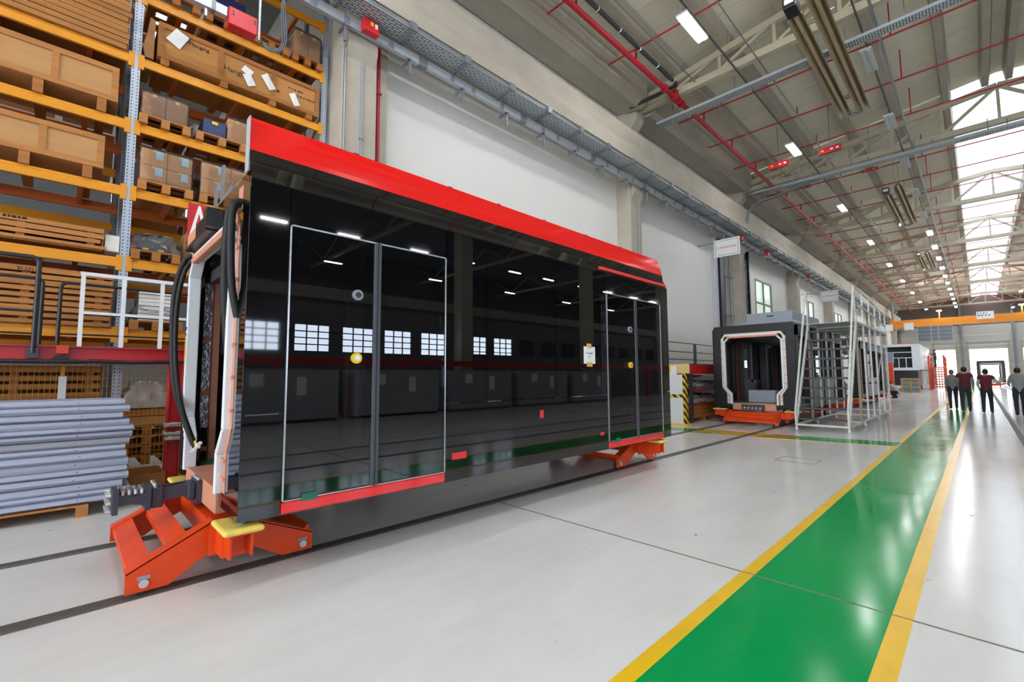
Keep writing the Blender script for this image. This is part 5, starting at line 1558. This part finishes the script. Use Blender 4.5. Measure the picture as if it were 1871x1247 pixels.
# station signs on arms
def station(label, text, x0, x1, y, z0, z1, size):
    s = thing('station_sign', label, 'sign', ((x0 + x1) / 2, y, z0), 'station signs')
    box('board', PAPER, x0, x1, y, y + .03, z0, z1, parent=s)
    e = .06 * (x1 - x0)
    for (a, b, c, d) in ((x0 + e, x1 - e, z0 + e, z0 + e + .012), (x0 + e, x1 - e, z1 - e - .012, z1 - e), (x0 + e, x0 + e + .012, z0 + e, z1 - e), (x1 - e - .012, x1 - e, z0 + e, z1 - e)):
        box('border_line', GREYPOST, a, b, y - .003, y, c, d, parent=s)
    if text:
        lettering('sign_text', text, size, REDSIGN, s, ((x0 + x1) / 2, y - .004, (z0 + z1) / 2), (math.pi / 2, 0, 0))
    box('arm', GALVD, WX, x1, y + .03, y + .06, z1 - .1, z1 - .06, parent=s)
station('nearer white station sign, red lettering, beside the riser bundle', '7. İSTASYON', -7.81, -6.74, 20.0, 6.60, 7.36, .135)
station('farther white station sign, red lettering, above the rolling stairs', '6. İSTASYON', -7.40, -6.37, 37.0, 6.48, 7.24, .135)
station('small white sign far along the wall, left of two', '', -6.9, -5.9, 60.0, 5.9, 6.6, .1)
station('small white sign far along the wall, right of two', '', -5.4, -4.6, 64.0, 6.2, 7.0, .1)

# ---- far things
wt = thing('white_tram_cab', 'white tram body with a large dark window in the far left', 'tram', (-4.9, 57, 0))
WB = mat('white_tram_paint', (226, 228, 230), .3)
MB().prism([(-6.2, 1.85), (-3.75, 1.85), (-3.56, 2.0), (-3.54, 4.0), (-3.75, 4.22), (-6.2, 4.22), (-6.2, 3.98), (-4.15, 3.98), (-4.15, 2.1), (-6.2, 2.1)], 'y', 53.9, 54.1).build('front_shell', WB, wt)
box('side_wall', WB, -3.7, -3.54, 54.1, 64, 1.9, 4.12, parent=wt)
box('roof', WB, -6.2, -3.7, 54.1, 64, 4.12, 4.22, parent=wt)
box('floor', DARKPIPE, -6.2, -3.7, 54.1, 64, 1.85, 1.95, parent=wt)
box('inner_bulkhead', DARKPIPE, -6.2, -3.7, 57, 57.1, 1.95, 4.12, parent=wt)
for z in (2.95, 3.45): box('window_bar', WB, -6.2, -4.1, 53.95, 54.05, z, z + .06, parent=wt)
for x in (-5.1, -4.6): box('window_post', WB, x, x + .06, 53.95, 54.05, 2.1, 2.95, parent=wt)
box('bogie', BLACKDULL, -6.0, -3.85, 54.6, 63, .5, 1.85, parent=wt)
for y in (55, 62):
    for x in (-5.6, -4.2): MB().disc((x, y, .35), 'x', .35, .12, 16).build('wheel', DARKPIPE, wt)
box('roof_hatch', ORANGE, -5.5, -4.0, 55, 62, 4.22, 4.32, parent=wt)
os_ = thing('orange_stair_tower', 'orange access tower with steps beside the white tram', 'stairs', (-2.85, 60, 0))
for x in (-3.35, -2.3):
    for y in (59, 62): box('post', ORANGE, x - .07, x + .07, y - .07, y + .07, 0, 3.3 if y < 60 else 3.1, parent=os_)
    MB().bar((x * 1, 59, .1), (x, 61.5, 2.1), .06, .16).build('stringer', ORANGE, os_)
    for z in (2.6, 3.1): box('guard_rail', ORANGE, x - .05, x + .05, 59, 62, z, z + .09, parent=os_)
for i in range(8):
    z = .25 + i * .24; box('step', ORANGE, -3.3, -2.35, 59 + i * .3, 59.26 + i * .3, z, z + .1, parent=os_)
box('deck', ORANGE, -3.4, -2.25, 59, 62, 2.1, 2.18, parent=os_)
for i in range(6): box('baluster', ORANGE, -3.3 + i * .19, -3.24 + i * .19, 58.9, 58.96, .1, 2.1, parent=os_)
for i in range(5): box('grille_bar', ORANGE, -3.35, -2.3, 58.96, 59.0, .3 + i * .35, .36 + i * .35, parent=os_)
ot = thing('orange_stand_frame', 'orange and dark stand column left of the blue crate', 'stand', (-5.0, 47, 0))
box('column', ORANGE, -5.15, -4.75, 46.5, 46.9, 0, 2.4, parent=ot)
box('head', GREYBOX, -5.2, -4.7, 46.45, 46.95, 2.4, 3.2, parent=ot)
bc2 = thing('blue_timber_crate', 'pale timber crate with blue panels on the far floor', 'crate', (-4.05, 50, 0))
box('panel', mat('light_blue_panel', (70, 150, 176), .5), -4.6, -3.5, 50.05, 51.2, .1, 1.12, parent=bc2)
for z in (.02, .38, .72, 1.05): box('slat', PLY, -4.66, -3.44, 50.0, 50.05, z, z + .13, parent=bc2)
for x in (-4.66, -4.1, -3.56): box('post', PLY, x, x + .12, 49.96, 50.0, 0, 1.18, parent=bc2)
dt = tram_module('tram_module', 'dark blue tram shell standing in the far gate', 79, 6.38, False)
dt.location = (.95, 79, .0)
stand('transport_stand', 'orange trestle stand under the tram in the far gate', 79.2).location.x = .95
# pale machine cases along the right wall (mirrored in the tram side)
for i, y in enumerate((-1.0, 3.2, 7.4, 11.6, 15.8, 20.0)):
    k = thing('pale_cabinet_bank', 'pale cabinet bank by the right wall, %s' % ('first', 'second', 'third', 'fourth', 'fifth', 'sixth')[i], 'cabinet', (9.0, y, 0), 'cabinets by the right wall')
    box('body', mat('pale_cabinet_grey', (150, 152, 158), .5), 8.3, 9.4, y, y + 3.6, .1, 1.75, parent=k)
    box('sheet', PAPER, 8.29, 8.3, y + .8, y + 1.2, 1.2, 1.6, parent=k); box('sheet', PAPER, 8.29, 8.3, y + 2.2, y + 2.5, .9, 1.5, parent=k)
    box('base', BLACKDULL, 8.35, 9.35, y + .05, y + 3.55, 0, .1, parent=k)
rp = thing('right_platform_beam', 'red platform beam along the right wall', 'beam', (9.5, 10, 0))
box('beam', REDBEAM, 9.45, 9.6, -10, 40, 1.95, 2.2, parent=rp)
for y in range(-10, 41, 5): box('leg', REDBEAM, 9.45, 9.6, y, y + .15, 0, 1.95, parent=rp)
# ================================================================== people
SKINM = mat('skin', (176, 128, 104), .55)
HAIRM = mat('dark_hair', (26, 22, 20), .6)
HAIRG = mat('grey_hair', (108, 104, 100), .6)
VESTM = mat('maroon_vest', (92, 20, 38), .8)
SHIRTG = mat('grey_shirt', (128, 130, 126), .85, vary=.06, vscale=9)
SHIRTL = mat('light_grey_sleeve', (168, 170, 170), .85)
TROUS = mat('dark_trousers', (34, 36, 48), .85)
TROUG = mat('charcoal_trousers', (44, 46, 52), .85)
SHOE = mat('black_shoe', (20, 19, 20), .5)

def person(label, loc, rz, joints, shirt, trouser, hair, vest=None, height=1.74):
    """continuous skinned body; joints gives the pose in a 1.74 m frame facing +y"""
    J = joints
    V, E, R, T = [], [], [], []
    def add(p, r, t, link=None):
        V.append(Vector(p)); R.append(r); T.append(t)
        if link is not None: E.append((link, len(V) - 1))
        return len(V) - 1
    pel = add(J['pelvis'], (.165, .115), 'shirt')
    ab = add(J['waist'], (.155, .11), 'shirt', pel)
    ch = add(J['chest'], (.178, .125), 'shirt', ab)
    up_ = add(J['upper'], (.145, .095), 'shirt', ch)
    nk = add(J['neck'], (.058, .06), 'skin', up_)
    hd = Vector(J['head']); f = Vector(J.get('face', (0, 1, 0))).normalized()
    jw = add(hd + Vector((0, 0, -.05)), (.055, .06), 'skin', nk)
    side = f.cross(Vector((0, 0, 1))).normalized(); upv = side.cross(f)
    for s in (-1, 1):
        sfx = 'R' if s > 0 else 'L'
        sh = add(J['sh' + sfx], (.072, .072), 'shirt', up_)
        el = add(J['el' + sfx], (.05, .05), 'sleeve', sh)
        wr = add(J['wr' + sfx], (.034, .03), 'skin', el)
        d = (Vector(J['wr' + sfx]) - Vector(J['el' + sfx])).normalized()
        pa = Vector(J['wr' + sfx]) + d * .06
        a = d.cross(Vector((1, 0, 0)));
        if a.length < .1: a = Vector((0, 1, 0))
        a.normalize(); n = d.cross(a)
        pi_ = add(pa, (.032, .024), 'skin', wr)
        for q, ln in ((-.028, .075), (-.009, .088), (.010, .085), (.028, .068)):
            m1 = add(pa + d * .035 + a * q, (.0095, .0095), 'skin', pi_)
            m2 = add(pa + d * (.035 + ln * .55) + a * q * 1.1 + n * .012, (.009, .009), 'skin', m1)
            add(pa + d * (.035 + ln * .85) + a * q * 1.1 + n * .034, (.0075, .0075), 'skin', m2)
        th = add(pa + a * .04 - d * .015, (.010, .010), 'skin', pi_)
        add(pa + a * .055 + d * .03 + n * .01, (.009, .009), 'skin', th)
        hp = add(J['hip' + sfx], (.105, .105), 'trouser', pel)
        kn = add(J['kn' + sfx], (.068, .068), 'trouser', hp)
        cf = add(Vector(J['kn' + sfx]).lerp(Vector(J['an' + sfx]), .35), (.062, .066), 'trouser', kn)
        an = add(J['an' + sfx], (.05, .055), 'trouser', cf)
        hl = add(Vector(J['an' + sfx]) + Vector((0, -.03, -.04)), (.05, .048), 'shoe', an)
        add(Vector(J['an' + sfx]) + Vector(J.get('toe' + sfx, (0, .16, -.05))), (.05, .036), 'shoe', hl)
    me = bpy.data.meshes.new('person_skin')
    me.from_pydata(V, E, [])
    tmp = bpy.data.objects.new('person_tmp', me)
    COL.objects.link(tmp)
    md_ = tmp.modifiers.new('skin', 'SKIN')
    if not me.skin_vertices:
        lay = me.attributes.new('skin', 'FLOAT', 'POINT')
    sv = me.skin_vertices[0].data
    for i, r in enumerate(R):
        sv[i].radius = r; sv[i].use_root = (i == 0)
    sb = tmp.modifiers.new('sub', 'SUBSURF'); sb.levels = 2; sb.render_levels = 2
    dg = bpy.context.evaluated_depsgraph_get()
    body = bpy.data.meshes.new_from_object(tmp.evaluated_get(dg))
    bpy.data.objects.remove(tmp, do_unlink=True)
    # head, jaw, nose and ears fused with the neck into one surface
    bm = bmesh.new(); bm.from_mesh(body)
    R3 = Matrix((side, f, upv)).transposed().to_4x4()
    def blob(c, r):
        mt = Matrix.Translation(hd + side * c[0] + f * c[1] + upv * c[2]) @ R3 @ Matrix.Diagonal((*r, 1))
        bmesh.ops.create_uvsphere(bm, u_segments=20, v_segments=14, radius=1, matrix=mt)
    blob((0, -.01, .025), (.086, .104, .106)); blob((0, .02, -.055), (.066, .078, .076))
    blob((0, .095, -.02), (.013, .022, .022))
    for q in (-1, 1): blob((q * .078, -.01, -.01), (.014, .022, .032))
    bm.to_mesh(body); bm.free()
    tmp = bpy.data.objects.new('person_tmp', body); COL.objects.link(tmp)
    rm = tmp.modifiers.new('remesh', 'REMESH'); rm.mode = 'VOXEL'; rm.voxel_size = .0105
    sm_ = tmp.modifiers.new('smooth', 'SMOOTH'); sm_.iterations = 2; sm_.factor = .5
    body = bpy.data.meshes.new_from_object(tmp.evaluated_get(bpy.context.evaluated_depsgraph_get()))
    bpy.data.objects.remove(tmp, do_unlink=True)
    body.materials.clear()
    table = {'skin': 0, 'shirt': 1, 'sleeve': 5, 'trouser': 2, 'shoe': 3, 'hair': 4}
    for m_ in (SKINM, shirt, trouser, SHOE, hair, shirt): body.materials.append(m_)
    N = len(body.polygons)
    C = np.empty(N * 3); body.polygons.foreach_get('center', C); C = C.reshape(N, 3)
    A_ = np.array([V[e[0]] for e in E]); B_ = np.array([V[e[1]] for e in E]); D_ = B_ - A_
    rad = np.array([max(R[e[0]][0], R[e[1]][0]) for e in E])
    tt = np.clip(((C[:, None, :] - A_[None]) * D_[None]).sum(2) / np.maximum((D_ ** 2).sum(1), 1e-9)[None], 0, 1)
    dist = np.linalg.norm(C[:, None, :] - (A_[None] + tt[..., None] * D_[None]), axis=2) - rad[None] * .6
    best = dist.argmin(1)
    tb = tt[np.arange(N), best]
    idx = np.empty(N, dtype=np.int32); keep = []
    for i in range(N):
        a_, b_ = E[best[i]]
        if T[a_] == 'shirt' and T[b_] == 'sleeve': t = 'shirt' if tb[i] < .12 else 'sleeve'
        elif T[a_] == 'sleeve': t = 'sleeve' if tb[i] < .88 else 'skin'
        elif T[a_] == 'trouser' and T[b_] == 'shirt': t = 'trouser' if tb[i] < .45 else 'shirt'
        elif T[a_] == 'shirt' and T[b_] == 'skin': t = 'shirt' if tb[i] < .55 else 'skin'
        elif T[b_] == 'shoe': t = 'shoe' if tb[i] > .3 or T[a_] == 'shoe' else 'trouser'
        else: t = T[b_] if tb[i] > .5 else T[a_]
        idx[i] = table[t]
    H = C - np.array(hd)
    hf, hu = H @ np.array(f), H @ np.array(upv)
    nearhead = (np.linalg.norm(H, axis=1) < .16) & (hu > -.11)
    idx[nearhead] = 0
    idx[nearhead & (((hf < .02) & (hu > -.07)) | (hu > .07))] = 4
    body.polygons.foreach_set('material_index', idx)
    body.polygons.foreach_set('use_smooth', np.ones(N, dtype=bool))
    keep = list(np.nonzero(idx == 1)[0])
    o = thing('person', label, 'person', loc)
    k = height / 1.74
    ob = bpy.data.objects.new('body', body); COL.objects.link(ob); ob.parent = o
    if vest:
        bm = bmesh.new(); bm.from_mesh(body); bm.faces.ensure_lookup_table()
        ks = set(keep)
        bmesh.ops.delete(bm, geom=[fc for fc in bm.faces if fc.index not in ks], context='FACES')
        bm.normal_update()
        for v in bm.verts: v.co += v.normal * .014
        vm = bpy.data.meshes.new('vest'); bm.to_mesh(vm); bm.free()
        vm.materials.clear(); vm.materials.append(vest)
        for p in vm.polygons: p.material_index = 0
        vo = bpy.data.objects.new('vest', vm); COL.objects.link(vo); vo.parent = o
    for q in (-1, 1):
        e = MB(); c = hd + side * .032 * q + f * .088 + upv * .012
        e.tube([c - f * .006, c + f * .004], .010, 10).build('eye', BLACKINK, ob)
        ob.children[-1].data.transform(Matrix.Translation(OFF[o.name]))
    o.rotation_euler = (0, 0, rz); o.scale = (k, k, k)
    return o

def walking(stride=.16, armL=None, armR=None, lean=.02):
    J = dict(pelvis=(0, 0, .94), waist=(0, 0, 1.07), chest=(0, lean, 1.26), upper=(0, lean, 1.40), neck=(0, lean, 1.50), head=(0, lean + .02, 1.612),
             shR=(.17, lean, 1.41), shL=(-.17, lean, 1.41), elR=(.205, -.06, 1.13), elL=(-.205, .04, 1.13), wrR=(.175, .03, .89), wrL=(-.175, .15, .90),
             hipR=(.09, 0, .90), hipL=(-.09, 0, .90), knR=(.10, stride * .6, .50), knL=(-.10, -stride * .3, .50),
             anR=(.10, stride, .085), anL=(-.10, -stride * 1.2, .10))
    if armL: J['elL'], J['wrL'] = armL
    if armR: J['elR'], J['wrR'] = armR
    return J
person('person in a grey jacket and dark trousers walking away, leftmost of the walkers', (-.86, 27.3, 0), .1, walking(.12), SHIRTG, TROUS, HAIRG, None, 1.70)
person('person in a maroon vest and grey shirt walking on the yellow line', (-.45, 26.0, 0), .05, walking(.1, armR=((.235, .0, 1.12), (.225, .04, .87))), SHIRTG, TROUG, HAIRM, VESTM, 1.80)
person('person in a maroon vest with one arm bent out, walking beside the rail', (.14, 25.5, 0), -.1, walking(.13, armR=((.34, .05, 1.16), (.44, .16, 1.28)), armL=((-.24, .03, 1.12), (-.21, .15, .96))), SHIRTL, TROUS, HAIRM, VESTM, 1.70)
person('person in a plain grey shirt at the right edge of the picture', (.95, 24.6, 0), .1, walking(.1, armL=((-.25, .02, 1.14), (-.2, .22, 1.08))), SHIRTG, TROUS, HAIRM, None, 1.73)
crouch = dict(pelvis=(0, -.12, .36), waist=(0, -.08, .50), chest=(0, .06, .66), upper=(0, .14, .78), neck=(0, .22, .86), head=(0, .30, .95), face=(0, 1, -.2),
              shR=(.18, .14, .78), shL=(-.18, .14, .78), elR=(.22, .30, .58), elL=(-.22, .30, .58), wrR=(.14, .46, .50), wrL=(-.14, .46, .50),
              hipR=(.10, -.10, .34), hipL=(-.10, -.10, .34), knR=(.15, .24, .44), knL=(-.15, .24, .44), anR=(.13, .02, .085), anL=(-.13, .02, .085))
person('person in a pale grey top crouching beside the rolling stairs', (-3.75, 37.2, 0), 1.2, crouch, SHIRTL, TROUS, HAIRM, None, 1.74)
person('person standing high on the orange access tower', (-2.95, 60.4, 2.18), 1.4, walking(.05, armR=((.22, .16, 1.18), (.14, .34, 1.30)), armL=((-.22, .16, 1.18), (-.14, .34, 1.26))), mat('brown_shirt', (104, 88, 78), .8), TROUG, HAIRM, None, 1.72)
person('person seen small between two walkers far away', (-1.0, 52, 0), 3.0, walking(.05), SHIRTG, TROUG, HAIRM, None, 1.72)
